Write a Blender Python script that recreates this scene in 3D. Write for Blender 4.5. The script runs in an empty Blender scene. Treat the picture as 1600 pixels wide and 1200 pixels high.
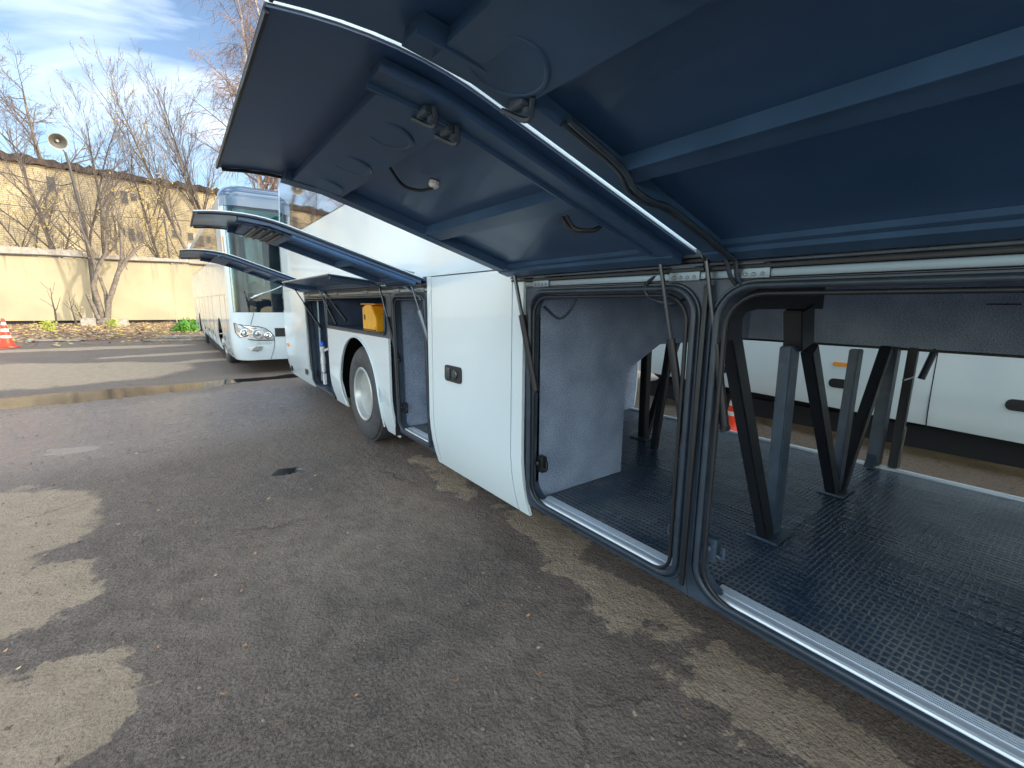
import bpy, bmesh, math, random
from mathutils import Vector, Matrix
from math import sin, cos, pi, radians, sqrt, atan2
random.seed(7)
S = bpy.context.scene
COL = S.collection

# ---------------------------------------------------------------- camera
cam_d = bpy.data.cameras.new('camera')
cam = bpy.data.objects.new('camera', cam_d); COL.objects.link(cam)
cam_d.sensor_fit = 'HORIZONTAL'; cam_d.sensor_width = 36.0
cam_d.lens = 690.0 / 1600.0 * 36.0
cam_d.clip_start = 0.02; cam_d.clip_end = 3000
_r = .0117
def _cam_matrix():
    f = 690.0
    Yd = Vector((273-800, 472-600, f)).normalized()
    ro = math.atan(_r); hd = Vector((cos(ro), sin(ro), 0))
    Zd = Yd.cross(hd).normalized()
    if Zd.y > 0: Zd = -Zd
    Xd = Yd.cross(Zd)
    # image axes expressed in the world: right, up, back
    right = Vector((Xd.x, Yd.x, Zd.x)); down = Vector((Xd.y, Yd.y, Zd.y)); fwd = Vector((Xd.z, Yd.z, Zd.z))
    m = Matrix((right, -down, -fwd)).transposed().to_4x4()
    m.translation = Vector((0, 0, 1.46))
    return m
cam.matrix_world = _cam_matrix()
S.camera = cam

# ---------------------------------------------------------------- sky, sun, exposure
SUN_AZ = radians(140); SUN_EL = radians(24)      # azimuth from +Y towards +X
w = bpy.data.worlds.new('World'); S.world = w; w.use_nodes = True
nt = w.node_tree; nt.nodes.clear()
def N(t, tree=None, **k):
    n = (tree or nt).nodes.new(t)
    for a, b in k.items(): setattr(n, a, b)
    return n
wo = N('ShaderNodeOutputWorld'); bg = N('ShaderNodeBackground'); sky = N('ShaderNodeTexSky')
sky.sky_type = 'NISHITA'; sky.sun_disc = False
sky.sun_elevation = SUN_EL; sky.sun_rotation = SUN_AZ
sky.air_density = 1.0; sky.dust_density = 1.0; sky.ozone_density = 1.5
tc = N('ShaderNodeTexCoord'); mp = N('ShaderNodeMapping'); mp.inputs['Scale'].default_value = (1.0, 1.0, 2.6)
mp.inputs['Location'].default_value = (3.4, 1.2, 0.9)
nz = N('ShaderNodeTexNoise'); nz.inputs['Scale'].default_value = 1.7; nz.inputs['Detail'].default_value = 7; nz.inputs['Roughness'].default_value = .52
nz.inputs['Distortion'].default_value = .6
cr = N('ShaderNodeValToRGB'); cr.color_ramp.elements[0].position = .44; cr.color_ramp.elements[1].position = .64
mx = N('ShaderNodeMix', data_type='RGBA'); mx.inputs['B'].default_value = (7.6, 8.3, 9.0, 1)
mu = N('ShaderNodeMath', operation='MULTIPLY'); mu.inputs[1].default_value = .85
L = nt.links.new
L(tc.outputs['Generated'], mp.inputs['Vector']); L(mp.outputs[0], nz.inputs['Vector'])
L(nz.outputs['Fac'], cr.inputs[0]); L(cr.outputs[0], mu.inputs[0]); L(mu.outputs[0], mx.inputs['Factor'])
L(sky.outputs[0], mx.inputs['A'])
# whole sky is dimmed over the building and raised, warmer, elsewhere as added fill
dp = N('ShaderNodeVectorMath', operation='DOT_PRODUCT'); dp.inputs[1].default_value = (-.10, .93, .36); L(tc.outputs['Generated'], dp.inputs[0])
dr = N('ShaderNodeMapRange', interpolation_type='SMOOTHSTEP'); dr.inputs['From Min'].default_value = .15; dr.inputs['From Max'].default_value = .85; dr.inputs['To Min'].default_value = 0; dr.inputs['To Max'].default_value = 1
L(dp.outputs['Value'], dr.inputs['Value'])
tint = N('ShaderNodeMix', data_type='RGBA'); tint.inputs['A'].default_value = (1.62, 1.44, 1.22, 1); tint.inputs['B'].default_value = (.60, .60, .60, 1); L(dr.outputs[0], tint.inputs['Factor'])
sc_ = N('ShaderNodeVectorMath', operation='MULTIPLY'); L(mx.outputs['Result'], sc_.inputs[0]); L(tint.outputs['Result'], sc_.inputs[1]); L(sc_.outputs[0], bg.inputs[0]); L(bg.outputs[0], wo.inputs[0])
bg.inputs['Strength'].default_value = .12
sd = bpy.data.lights.new('sun', 'SUN'); sd.energy = 1.25; sd.angle = radians(1.5); sd.color = (1, .90, .74)
sun = bpy.data.objects.new('sun', sd); COL.objects.link(sun)
sv = Vector((sin(SUN_AZ)*cos(SUN_EL), cos(SUN_AZ)*cos(SUN_EL), sin(SUN_EL)))
sun.rotation_euler = sv.to_track_quat('Z', 'Y').to_euler(); sun.location = sv*60
S.view_settings.view_transform = 'Standard'; S.view_settings.look = 'None'
S.view_settings.gamma = 1; S.view_settings.exposure = 1.75
S.render.engine = 'CYCLES'
S.cycles.max_bounces = 7; S.cycles.diffuse_bounces = 4; S.cycles.glossy_bounces = 4; S.cycles.transparent_max_bounces = 8

# ---------------------------------------------------------------- materials
MATS = {}
def mat(name, col, rough=.5, metal=0, var=.0, vscale=8, bump=0, bscale=60, coat=0, spec=.5, ior=None, col2=None, detail=6, trans=0, stretch=None, rvar=0):
    m = bpy.data.materials.new(name); m.use_nodes = True; t = m.node_tree
    b = t.nodes['Principled BSDF']
    b.inputs['Base Color'].default_value = (*col, 1); b.inputs['Roughness'].default_value = rough
    b.inputs['Metallic'].default_value = metal; b.inputs['Coat Weight'].default_value = coat
    b.inputs['Coat Roughness'].default_value = .04
    b.inputs['Specular IOR Level'].default_value = spec
    if ior: b.inputs['IOR'].default_value = ior
    if trans: b.inputs['Transmission Weight'].default_value = trans
    tcn = t.nodes.new('ShaderNodeNewGeometry'); vec = tcn.outputs['Position']
    if stretch:
        mm = t.nodes.new('ShaderNodeMapping'); mm.inputs['Scale'].default_value = stretch
        t.links.new(vec, mm.inputs[0]); vec = mm.outputs[0]
    if var or col2 or rvar:
        n = t.nodes.new('ShaderNodeTexNoise'); n.inputs['Scale'].default_value = vscale; n.inputs['Detail'].default_value = detail
        t.links.new(vec, n.inputs['Vector'])
        if var or col2:
            r = t.nodes.new('ShaderNodeValToRGB')
            c2 = col2 or tuple(max(0, c*(1-var)) for c in col); c1 = col if col2 else tuple(min(1, c*(1+var)) for c in col)
            r.color_ramp.elements[0].position = .32; r.color_ramp.elements[1].position = .68
            r.color_ramp.elements[0].color = (*c2, 1); r.color_ramp.elements[1].color = (*c1, 1)
            t.links.new(n.outputs['Fac'], r.inputs[0]); t.links.new(r.outputs[0], b.inputs['Base Color'])
        if rvar:
            q = t.nodes.new('ShaderNodeMapRange'); q.inputs['To Min'].default_value = max(0, rough-rvar); q.inputs['To Max'].default_value = rough+rvar
            q.inputs['From Min'].default_value = .3; q.inputs['From Max'].default_value = .7
            t.links.new(n.outputs['Fac'], q.inputs['Value']); t.links.new(q.outputs[0], b.inputs['Roughness'])
    if bump:
        n2 = t.nodes.new('ShaderNodeTexNoise'); n2.inputs['Scale'].default_value = bscale; n2.inputs['Detail'].default_value = 5
        t.links.new(vec, n2.inputs['Vector'])
        bp = t.nodes.new('ShaderNodeBump'); bp.inputs['Strength'].default_value = bump; bp.inputs['Distance'].default_value = .01
        t.links.new(n2.outputs['Fac'], bp.inputs['Height']); t.links.new(bp.outputs[0], b.inputs['Normal'])
    MATS[name] = m; return m
M_white = mat('white_paint', (.66, .785, .84), .22, coat=.6, var=.02, vscale=1.5, rvar=.05)
M_inner = mat('door_inner_paint', (.030, .084, .195), .36, var=.12, vscale=2.2, coat=.15, rvar=.08, spec=.6)
M_inner2 = mat('door_rail_paint', (.038, .092, .19), .42, var=.18, vscale=6, rvar=.08)
M_frame = mat('frame_metal', (.040, .064, .098), .40, var=.25, vscale=9, bump=.15, bscale=90)
M_strut = mat('strut_paint', (.042, .07, .105), .42, var=.25, vscale=14, bump=.12, bscale=60)
M_black = mat('black_rubber', (.012, .015, .02), .45, var=.2, vscale=10)
M_seal = mat('seal_rubber', (.028, .045, .068), .38, var=.2, vscale=14)
M_alu = mat('aluminium', (.60, .69, .76), .33, metal=.35, var=.1, vscale=5, stretch=(1, .1, 1), rvar=.08)
M_rail = mat('rail_metal', (.22, .29, .35), .38, metal=.6, var=.15, vscale=5, stretch=(1, .2, 1))
M_steel = mat('zinc_steel', (.5, .55, .58), .35, metal=.9, var=.2, vscale=30)
M_rod = mat('strut_rod', (.10, .12, .15), .25, metal=.8)
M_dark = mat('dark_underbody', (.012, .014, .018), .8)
M_bayin = mat('bay_lining', (.05, .085, .15), .7, var=.25, vscale=6)
M_rim = mat('rim_steel', (.50, .55, .55), .35, metal=.55, var=.1, vscale=8)
M_tyre = mat('tyre_rubber', (.055, .06, .068), .62, var=.25, vscale=14, bump=.35, bscale=70)
M_glass = mat('window_glass', (.006, .010, .014), .03, ior=1.9, coat=1)
M_orange = mat('amber_lens', (.9, .30, .02), .25)
M_yellow = mat('yellow_plastic', (.86, .42, .015), .42, var=.08, vscale=20)
M_blue = mat('blue_plastic', (.02, .13, .62), .3)
M_wplast = mat('white_plastic', (.7, .72, .74), .4, var=.1, vscale=30)
M_chrome = mat('chrome', (.75, .78, .8), .12, metal=1)
M_conc_red = mat('cone_orange', (.85, .055, .012), .45, var=.1, vscale=20)
M_cone_w = mat('cone_white', (.75, .75, .72), .5, var=.08, vscale=20)
M_curtain = mat('curtain_cloth', (.70, .66, .50), .8, var=.25, vscale=5, stretch=(1, 1, .5))
M_green = mat('sun_band', (.05, .34, .29), .3)
M_greyint = mat('cab_interior', (.12, .15, .16), .7, var=.4, vscale=3)
M_navy = mat('dash_dark', (.015, .03, .07), .5, var=.4, vscale=4)
M_bark = mat('bark', (.10, .082, .068), .85, col2=(.045, .038, .034), vscale=10, bump=.4, bscale=30)
M_bark2 = mat('pale_bark', (.22, .19, .155), .85, col2=(.10, .08, .065), vscale=7, bump=.4, bscale=30)
M_birch = mat('birch_bark', (.50, .47, .44), .75, col2=(.10, .08, .08), vscale=5, stretch=(1, 1, .5))
M_twig = mat('twig', (.125, .105, .095), .8, var=.3, vscale=3)
M_twigp = mat('birch_twig', (.20, .145, .13), .8, var=.3, vscale=3)
M_leafy = mat('yellow_leaf', (.50, .36, .05), .6, col2=(.28, .24, .05), vscale=2)
M_leafr = mat('rust_leaf', (.42, .17, .10), .6, var=.3, vscale=2)
M_leafg = mat('green_leaf', (.13, .34, .03), .5, col2=(.05, .17, .02), vscale=8)
M_iron = mat('dark_iron', (.06, .055, .05), .6, var=.3, vscale=10)
M_horn = mat('horn_paint', (.30, .30, .26), .5, var=.2, vscale=6)
M_curb = mat('pale_concrete', (.34, .31, .27), .85, var=.25, vscale=7, bump=.5, bscale=20)

def nodes_of(m): return m.node_tree.nodes, m.node_tree.links, m.node_tree.nodes['Principled BSDF']
def carpet(name, c1, c2):
    m = mat(name, c1, .95); n, l, b = nodes_of(m)
    g = n.new('ShaderNodeNewGeometry')
    a = n.new('ShaderNodeTexNoise'); a.inputs['Scale'].default_value = 130; a.inputs['Detail'].default_value = 4
    mp_ = n.new('ShaderNodeMapping'); mp_.inputs['Scale'].default_value = (1, 1, 1.6); l.new(g.outputs['Position'], mp_.inputs[0]); l.new(mp_.outputs[0], a.inputs['Vector'])
    c = n.new('ShaderNodeTexNoise'); c.inputs['Scale'].default_value = 5; c.inputs['Detail'].default_value = 5; l.new(g.outputs['Position'], c.inputs['Vector'])
    ad = n.new('ShaderNodeMath'); ad.operation = 'MULTIPLY_ADD'; ad.inputs[1].default_value = .35; l.new(c.outputs['Fac'], ad.inputs[0]); l.new(a.outputs['Fac'], ad.inputs[2])
    r = n.new('ShaderNodeValToRGB'); r.color_ramp.elements[0].position = .5; r.color_ramp.elements[1].position = .85
    r.color_ramp.elements[0].color = (*c2, 1); r.color_ramp.elements[1].color = (*c1, 1)
    l.new(ad.outputs[0], r.inputs[0]); l.new(r.outputs[0], b.inputs['Base Color'])
    bp = n.new('ShaderNodeBump'); bp.inputs['Strength'].default_value = .6; bp.inputs['Distance'].default_value = .004
    l.new(a.outputs['Fac'], bp.inputs['Height']); l.new(bp.outputs[0], b.inputs['Normal'])
    b.inputs['Sheen Weight'].default_value = .25
    return m
M_carpet = carpet('grey_carpet', (.37, .48, .64), (.10, .155, .25))
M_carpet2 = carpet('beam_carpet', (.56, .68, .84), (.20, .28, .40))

def rubber_mat():
    m = mat('rubber_floor_mat', (.022, .050, .092), .33); n, l, b = nodes_of(m)
    g = n.new('ShaderNodeNewGeometry'); mp_ = n.new('ShaderNodeMapping'); mp_.inputs['Scale'].default_value = (30, 46, 1)
    l.new(g.outputs['Position'], mp_.inputs[0])
    v = n.new('ShaderNodeTexVoronoi'); v.feature = 'DISTANCE_TO_EDGE'; v.voronoi_dimensions = '2D'; v.inputs['Scale'].default_value = 1; v.inputs['Randomness'].default_value = .28
    l.new(mp_.outputs[0], v.inputs['Vector'])
    ramp = n.new('ShaderNodeMapRange'); ramp.inputs['From Max'].default_value = .22; l.new(v.outputs['Distance'], ramp.inputs['Value'])
    ns = n.new('ShaderNodeTexNoise'); ns.inputs['Scale'].default_value = 2.6; ns.inputs['Detail'].default_value = 7; l.new(g.outputs['Position'], ns.inputs['Vector'])
    # long wrinkles across the mat
    mp2 = n.new('ShaderNodeMapping'); mp2.inputs['Scale'].default_value = (14, 1.2, 1); l.new(g.outputs['Position'], mp2.inputs[0])
    wr = n.new('ShaderNodeTexNoise'); wr.inputs['Scale'].default_value = 1.6; wr.inputs['Detail'].default_value = 4; l.new(mp2.outputs[0], wr.inputs['Vector'])
    bp = n.new('ShaderNodeBump'); bp.invert = True; bp.inputs['Strength'].default_value = .75; bp.inputs['Distance'].default_value = .0045; l.new(ramp.outputs[0], bp.inputs['Height'])
    bp2 = n.new('ShaderNodeBump'); bp2.inputs['Strength'].default_value = .6; bp2.inputs['Distance'].default_value = .01; l.new(wr.outputs['Fac'], bp2.inputs['Height'])
    l.new(bp.outputs[0], bp2.inputs['Normal']); l.new(bp2.outputs[0], b.inputs['Normal'])
    q = n.new('ShaderNodeMapRange'); q.inputs['From Min'].default_value = .35; q.inputs['From Max'].default_value = .65; q.inputs['To Min'].default_value = .14; q.inputs['To Max'].default_value = .34
    l.new(ns.outputs['Fac'], q.inputs['Value']); l.new(q.outputs[0], b.inputs['Roughness'])
    # dust caught in the pattern near the opening
    sx = n.new('ShaderNodeSeparateXYZ'); l.new(g.outputs['Position'], sx.inputs[0])
    d1 = n.new('ShaderNodeMapRange'); d1.inputs['From Min'].default_value = 2.3; d1.inputs['From Max'].default_value = 1.55; l.new(sx.outputs['X'], d1.inputs['Value'])
    d2 = n.new('ShaderNodeMapRange'); d2.inputs['From Min'].default_value = .36; d2.inputs['From Max'].default_value = .60; l.new(ns.outputs['Fac'], d2.inputs['Value'])
    mm = n.new('ShaderNodeMath'); mm.operation = 'MULTIPLY'; l.new(d1.outputs[0], mm.inputs[0]); l.new(d2.outputs[0], mm.inputs[1])
    inv = n.new('ShaderNodeMath'); inv.operation = 'SUBTRACT'; inv.inputs[0].default_value = 1.15; l.new(ramp.outputs[0], inv.inputs[1])
    m2 = n.new('ShaderNodeMath'); m2.operation = 'MULTIPLY'; l.new(mm.outputs[0], m2.inputs[0]); l.new(inv.outputs[0], m2.inputs[1])
    mixc = n.new('ShaderNodeMix'); mixc.data_type = 'RGBA'; mixc.inputs['A'].default_value = (.022, .050, .092, 1); mixc.inputs['B'].default_value = (.30, .32, .30, 1)
    l.new(m2.outputs[0], mixc.inputs['Factor']); l.new(mixc.outputs['Result'], b.inputs['Base Color'])
    return m
M_mat = rubber_mat()

def ground_material():
    m = mat('wet_asphalt', (.07, .065, .06), .5); n, l, b = nodes_of(m)
    g = n.new('ShaderNodeNewGeometry'); pos = g.outputs['Position']
    def noise(sc, det=6, rough=.55, vec=None, out='Fac'):
        a = n.new('ShaderNodeTexNoise'); a.inputs['Scale'].default_value = sc; a.inputs['Detail'].default_value = det; a.inputs['Roughness'].default_value = rough
        l.new(vec or pos, a.inputs['Vector']); return a.outputs[out]
    def math_(op, a, b_=None, c=None, clamp=False):
        k = n.new('ShaderNodeMath'); k.operation = op; k.use_clamp = clamp
        for i, v in enumerate((a, b_, c)):
            if v is None: continue
            if isinstance(v, (int, float)): k.inputs[i].default_value = v
            else: l.new(v, k.inputs[i])
        return k.outputs[0]
    def rng(v, a, b_, c=0, d=1):
        k = n.new('ShaderNodeMapRange'); k.inputs['From Min'].default_value = a; k.inputs['From Max'].default_value = b_
        k.inputs['To Min'].default_value = c; k.inputs['To Max'].default_value = d; l.new(v, k.inputs['Value']); return k.outputs[0]
    def mixc(f, a, b_):
        k = n.new('ShaderNodeMix'); k.data_type = 'RGBA'
        l.new(f, k.inputs['Factor'])
        for s, v in (('A', a), ('B', b_)):
            if isinstance(v, tuple): k.inputs[s].default_value = (*v, 1)
            else: l.new(v, k.inputs[s])
        return k.outputs['Result']
    # distorted position
    dn = n.new('ShaderNodeTexNoise'); dn.inputs['Scale'].default_value = 1.6; dn.inputs['Detail'].default_value = 8; dn.inputs['Roughness'].default_value = .62; l.new(pos, dn.inputs['Vector'])
    dn2 = n.new('ShaderNodeTexNoise'); dn2.inputs['Scale'].default_value = 7; dn2.inputs['Detail'].default_value = 6; dn2.inputs['Roughness'].default_value = .7; l.new(pos, dn2.inputs['Vector'])
    va = n.new('ShaderNodeVectorMath'); va.operation = 'MULTIPLY_ADD'; va.inputs[1].default_value = (.42, .42, .42); l.new(dn2.outputs['Color'], va.inputs[0]); l.new(dn.outputs['Color'], va.inputs[2])
    vs = n.new('ShaderNodeVectorMath'); vs.operation = 'SUBTRACT'; vs.inputs[1].default_value = (.71, .71, .71); l.new(va.outputs[0], vs.inputs[0])
    def blobs(lst, amp, feather):
        vm = n.new('ShaderNodeVectorMath'); vm.operation = 'MULTIPLY_ADD'; vm.inputs[1].default_value = (amp, amp, 0); l.new(vs.outputs[0], vm.inputs[0]); l.new(pos, vm.inputs[2])
        cur = None
        for (cx, cy, rx, ry, rot) in lst:
            mp_ = n.new('ShaderNodeMapping'); mp_.vector_type = 'TEXTURE'
            mp_.inputs['Location'].default_value = (cx, cy, 0); mp_.inputs['Rotation'].default_value = (0, 0, radians(rot)); mp_.inputs['Scale'].default_value = (rx, ry, 1e3)
            l.new(vm.outputs[0], mp_.inputs[0])
            ln = n.new('ShaderNodeVectorMath'); ln.operation = 'LENGTH'; l.new(mp_.outputs[0], ln.inputs[0])
            cur = ln.outputs['Value'] if cur is None else math_('MINIMUM', cur, ln.outputs['Value'])
        return rng(cur, 1+feather, 1-feather)
    dry = blobs([(-1.35, 3.95, .78, 1.0, -8), (-.85, 3.05, .42, .34, 20), (-1.05, 1.9, .66, .62, 10), (-.5, 2.15, .22, .3, 0), (-2.1, 12.6, 2.3, 1.9, -8), (-3.9, 13.6, 2.2, 1.6, 0),
                 (1.78, 2.1, .17, .42, 8), (1.66, 1.42, .15, .5, 0), (1.62, .50, .18, .30, 8), (1.75, 3.1, .12, .35, 0), (1.75, 3.6, .1, .3, 0), (-2.2, 19, 2.6, .6, 0), (.4, 16, 2.2, .35, 12), (-.9, 5.9, .16, .14, 0),
                 (4.6, 1.0, .62, 9, 0), (-6, 8, 2, 2, 0), (.35, 13.6, 1.3, .25, 10)], .8, .05)  # long strip between the coaches is sunlit ground painted in as tan
    faint = blobs([(1.15, 1.33, .4, .34, 0), (.6, 2.5, .7, .5, 30), (1.3, 3.0, .3, .6, 0), (.9, .8, .5, .3, 0)], .8, .8)
    wet_sheen = blobs([(-1.6, 6.9, 3.2, 1.75, 5), (.6, 7.9, 1.4, .9, 0)], .9, .30)
    pud = blobs([(-1.6, 9.35, 2.4, .58, 4), (.8, 9.75, 1.6, .26, 3), (.645, 4.14, .13, .085, 20), (-4.2, 9.1, 1.4, .8, 0), (2.6, 9.9, 1.2, .3, 0)], .42, .09)
    # asphalt colour
    big = noise(.9, 5); mid = noise(7, 6, .65); fine = noise(85, 4, .7); grit = noise(260, 3, .7)
    vo = n.new('ShaderNodeTexVoronoi'); vo.inputs['Scale'].default_value = 62; l.new(pos, vo.inputs['Vector'])
    vo2 = n.new('ShaderNodeTexVoronoi'); vo2.inputs['Scale'].default_value = 17; l.new(pos, vo2.inputs['Vector'])
    base = mixc(rng(mid, .35, .68), (.145, .117, .102), (.33, .272, .23))
    base = mixc(math_('MULTIPLY', rng(big, .40, .66), .55), base, (.32, .255, .20))
    base = mixc(rng(fine, .44, .62, 0, .70), base, (.030, .027, .026))
    base = mixc(math_('MULTIPLY', rng(grit, .56, .70), .5), base, (.34, .29, .24))
    lump = noise(26, 5, .7); base = mixc(rng(lump, .50, .66, 0, .5), base, (.045, .038, .034))
    st = math_('MULTIPLY', math_('LESS_THAN', vo.outputs['Distance'], .22), rng(vo.outputs['Color'], .55, .62))
    base = mixc(math_('MULTIPLY', st, .55), base, (.30, .25, .20))
    base = mixc(math_('MULTIPLY', faint, rng(mid, .3, .7, .15, .75)), base, (.36, .30, .235))
    dry_lit_col = mixc(rng(mid, .3, .7), (.46, .36, .25), (.62, .50, .37))
    dry_lit_col = mixc(rng(fine, .45, .7, 0, .45), dry_lit_col, (.15, .12, .095))
    base = mixc(math_('MULTIPLY', dry, .93), base, dry_lit_col)
    # cracks
    ck = n.new('ShaderNodeTexVoronoi'); ck.feature = 'DISTANCE_TO_EDGE'; ck.inputs['Scale'].default_value = .9
    cv = n.new('ShaderNodeVectorMath'); cv.operation = 'MULTIPLY_ADD'; cv.inputs[1].default_value = (.5, .5, 0); l.new(vs.outputs[0], cv.inputs[0]); l.new(pos, cv.inputs[2]); l.new(cv.outputs[0], ck.inputs['Vector'])
    crack = math_('MULTIPLY', rng(ck.outputs['Distance'], .010, .003), rng(big, .54, .66))
    base = mixc(math_('MULTIPLY', crack, .7), base, (.03, .028, .026))
    base = mixc(math_('MULTIPLY', wet_sheen, .50), base, (.175, .165, .20))  # purple-grey tint paints the sky's reflected sheen into the wet zone
    # brown dirt and leaf mould toward the wall
    sx = n.new('ShaderNodeSeparateXYZ'); l.new(pos, sx.inputs[0])
    soil = rng(math_('ADD', sx.outputs['Y'], math_('MULTIPLY', mid, 5.0)), 24.2, 25.6)
    base = mixc(soil, base, mixc(rng(noise(9, 6, .7), .4, .6), (.13, .085, .06), (.27, .19, .13)))
    base = mixc(pud, base, (.03, .028, .026))
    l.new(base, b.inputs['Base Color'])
    r0 = rng(mid, .3, .7, .38, .62)
    r1 = math_('MULTIPLY_ADD', wet_sheen, -.30, r0)
    r2 = math_('MULTIPLY_ADD', dry, .25, r1)
    r3 = math_('MULTIPLY', r2, math_('MULTIPLY_ADD', pud, -.97, 1.0))
    l.new(math_('MAXIMUM', r3, .02), b.inputs['Roughness'])
    hgt = math_('ADD', math_('MULTIPLY', fine, .5), math_('ADD', math_('MULTIPLY', grit, .25), math_('MULTIPLY', mid, 1.3)))
    hgt = math_('ADD', hgt, math_('MULTIPLY', vo2.outputs['Distance'], .45)); hgt = math_('ADD', hgt, math_('MULTIPLY', lump, -.9))
    hgt = math_('ADD', hgt, math_('MULTIPLY', vo.outputs['Distance'], -.35))
    hgt = math_('SUBTRACT', hgt, math_('MULTIPLY', crack, .8))
    bp = n.new('ShaderNodeBump'); bp.inputs['Distance'].default_value = .030
    l.new(hgt, bp.inputs['Height'])
    l.new(math_('MULTIPLY', math_('SUBTRACT', 1.0, math_('MULTIPLY', pud, .985)), math_('MULTIPLY_ADD', wet_sheen, -.62, 1.0)), bp.inputs['Strength'])
    l.new(bp.outputs[0], b.inputs['Normal'])
    return m
M_ground = ground_material()

def wall_material():
    m = mat('painted_concrete', (.5, .45, .33), .85); n, l, b = nodes_of(m)
    g = n.new('ShaderNodeNewGeometry')
    a = n.new('ShaderNodeTexNoise'); a.inputs['Scale'].default_value = .45; a.inputs['Detail'].default_value = 7; l.new(g.outputs['Position'], a.inputs['Vector'])
    mp_ = n.new('ShaderNodeMapping'); mp_.inputs['Scale'].default_value = (3, 1, .25); l.new(g.outputs['Position'], mp_.inputs[0])
    s = n.new('ShaderNodeTexNoise'); s.inputs['Scale'].default_value = 1; s.inputs['Detail'].default_value = 6; l.new(mp_.outputs[0], s.inputs['Vector'])
    r = n.new('ShaderNodeValToRGB'); r.color_ramp.elements[0].position = .35; r.color_ramp.elements[1].position = .65
    r.color_ramp.elements[0].color = (.35, .305, .205, 1); r.color_ramp.elements[1].color = (.44, .38, .25, 1); l.new(a.outputs['Fac'], r.inputs[0])
    sx = n.new('ShaderNodeSeparateXYZ'); l.new(g.outputs['Position'], sx.inputs[0])
    q = n.new('ShaderNodeMapRange'); q.inputs['From Min'].default_value = .52; q.inputs['From Max'].default_value = .7; l.new(s.outputs['Fac'], q.inputs['Value'])
    h = n.new('ShaderNodeMapRange'); h.inputs['From Min'].default_value = 2.4; h.inputs['From Max'].default_value = 4.3; l.new(sx.outputs['Z'], h.inputs['Value'])
    mm = n.new('ShaderNodeMath'); mm.operation = 'MULTIPLY'; l.new(q.outputs[0], mm.inputs[0]); l.new(h.outputs[0], mm.inputs[1])
    m3 = n.new('ShaderNodeMath'); m3.operation = 'MULTIPLY'; m3.inputs[1].default_value = .75; l.new(mm.outputs[0], m3.inputs[0])
    x = n.new('ShaderNodeMix'); x.data_type = 'RGBA'; x.inputs['B'].default_value = (.10, .09, .08, 1); l.new(m3.outputs[0], x.inputs['Factor']); l.new(r.outputs[0], x.inputs['A'])
    l.new(x.outputs['Result'], b.inputs['Base Color'])
    bp = n.new('ShaderNodeBump'); bp.inputs['Strength'].default_value = .3; bp.inputs['Distance'].default_value = .05; l.new(s.outputs['Fac'], bp.inputs['Height']); l.new(bp.outputs[0], b.inputs['Normal'])
    return m
M_wall = wall_material()
def brick_mat():
    m = mat('yellow_brick', (.5, .43, .28), .85); n, l, b = nodes_of(m)
    tcn = n.new('ShaderNodeTexCoord'); mp_ = n.new('ShaderNodeMapping'); mp_.inputs['Rotation'].default_value = (radians(-90), 0, 0); l.new(tcn.outputs['Object'], mp_.inputs[0])
    br = n.new('ShaderNodeTexBrick'); br.inputs['Scale'].default_value = 1; br.inputs['Brick Width'].default_value = .5; br.inputs['Row Height'].default_value = .15; br.inputs['Mortar Size'].default_value = .016
    br.inputs['Color1'].default_value = (.68, .58, .37, 1); br.inputs['Color2'].default_value = (.60, .51, .33, 1); br.inputs['Mortar'].default_value = (.33, .26, .17, 1)
    l.new(mp_.outputs[0], br.inputs['Vector'])
    a = n.new('ShaderNodeTexNoise'); a.inputs['Scale'].default_value = .5; a.inputs['Detail'].default_value = 7; l.new(tcn.outputs['Object'], a.inputs['Vector'])
    r = n.new('ShaderNodeValToRGB'); r.color_ramp.elements[0].position = .3; r.color_ramp.elements[1].position = .7; r.color_ramp.elements[0].color = (.72, .72, .75, 1); r.color_ramp.elements[1].color = (1.05, 1.05, 1.0, 1)
    l.new(a.outputs['Fac'], r.inputs[0])
    x = n.new('ShaderNodeMix'); x.data_type = 'RGBA'; x.blend_type = 'MULTIPLY'; x.inputs['Factor'].default_value = 1; l.new(br.outputs['Color'], x.inputs['A']); l.new(r.outputs[0], x.inputs['B'])
    l.new(x.outputs['Result'], b.inputs['Base Color']); return m
M_brick = brick_mat()
def clear_glass():
    m = bpy.data.materials.new('clear_windshield'); m.use_nodes = True; t = m.node_tree; t.nodes.clear()
    o = t.nodes.new('ShaderNodeOutputMaterial'); mi = t.nodes.new('ShaderNodeMixShader'); tr = t.nodes.new('ShaderNodeBsdfTransparent'); gl = t.nodes.new('ShaderNodeBsdfGlossy'); fr = t.nodes.new('ShaderNodeFresnel')
    tr.inputs[0].default_value = (.66, .76, .80, 1); gl.inputs['Roughness'].default_value = .02; fr.inputs[0].default_value = 1.42
    t.links.new(fr.outputs[0], mi.inputs[0]); t.links.new(tr.outputs[0], mi.inputs[1]); t.links.new(gl.outputs[0], mi.inputs[2]); t.links.new(mi.outputs[0], o.inputs[0])
    return m
M_clear = clear_glass()

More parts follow.
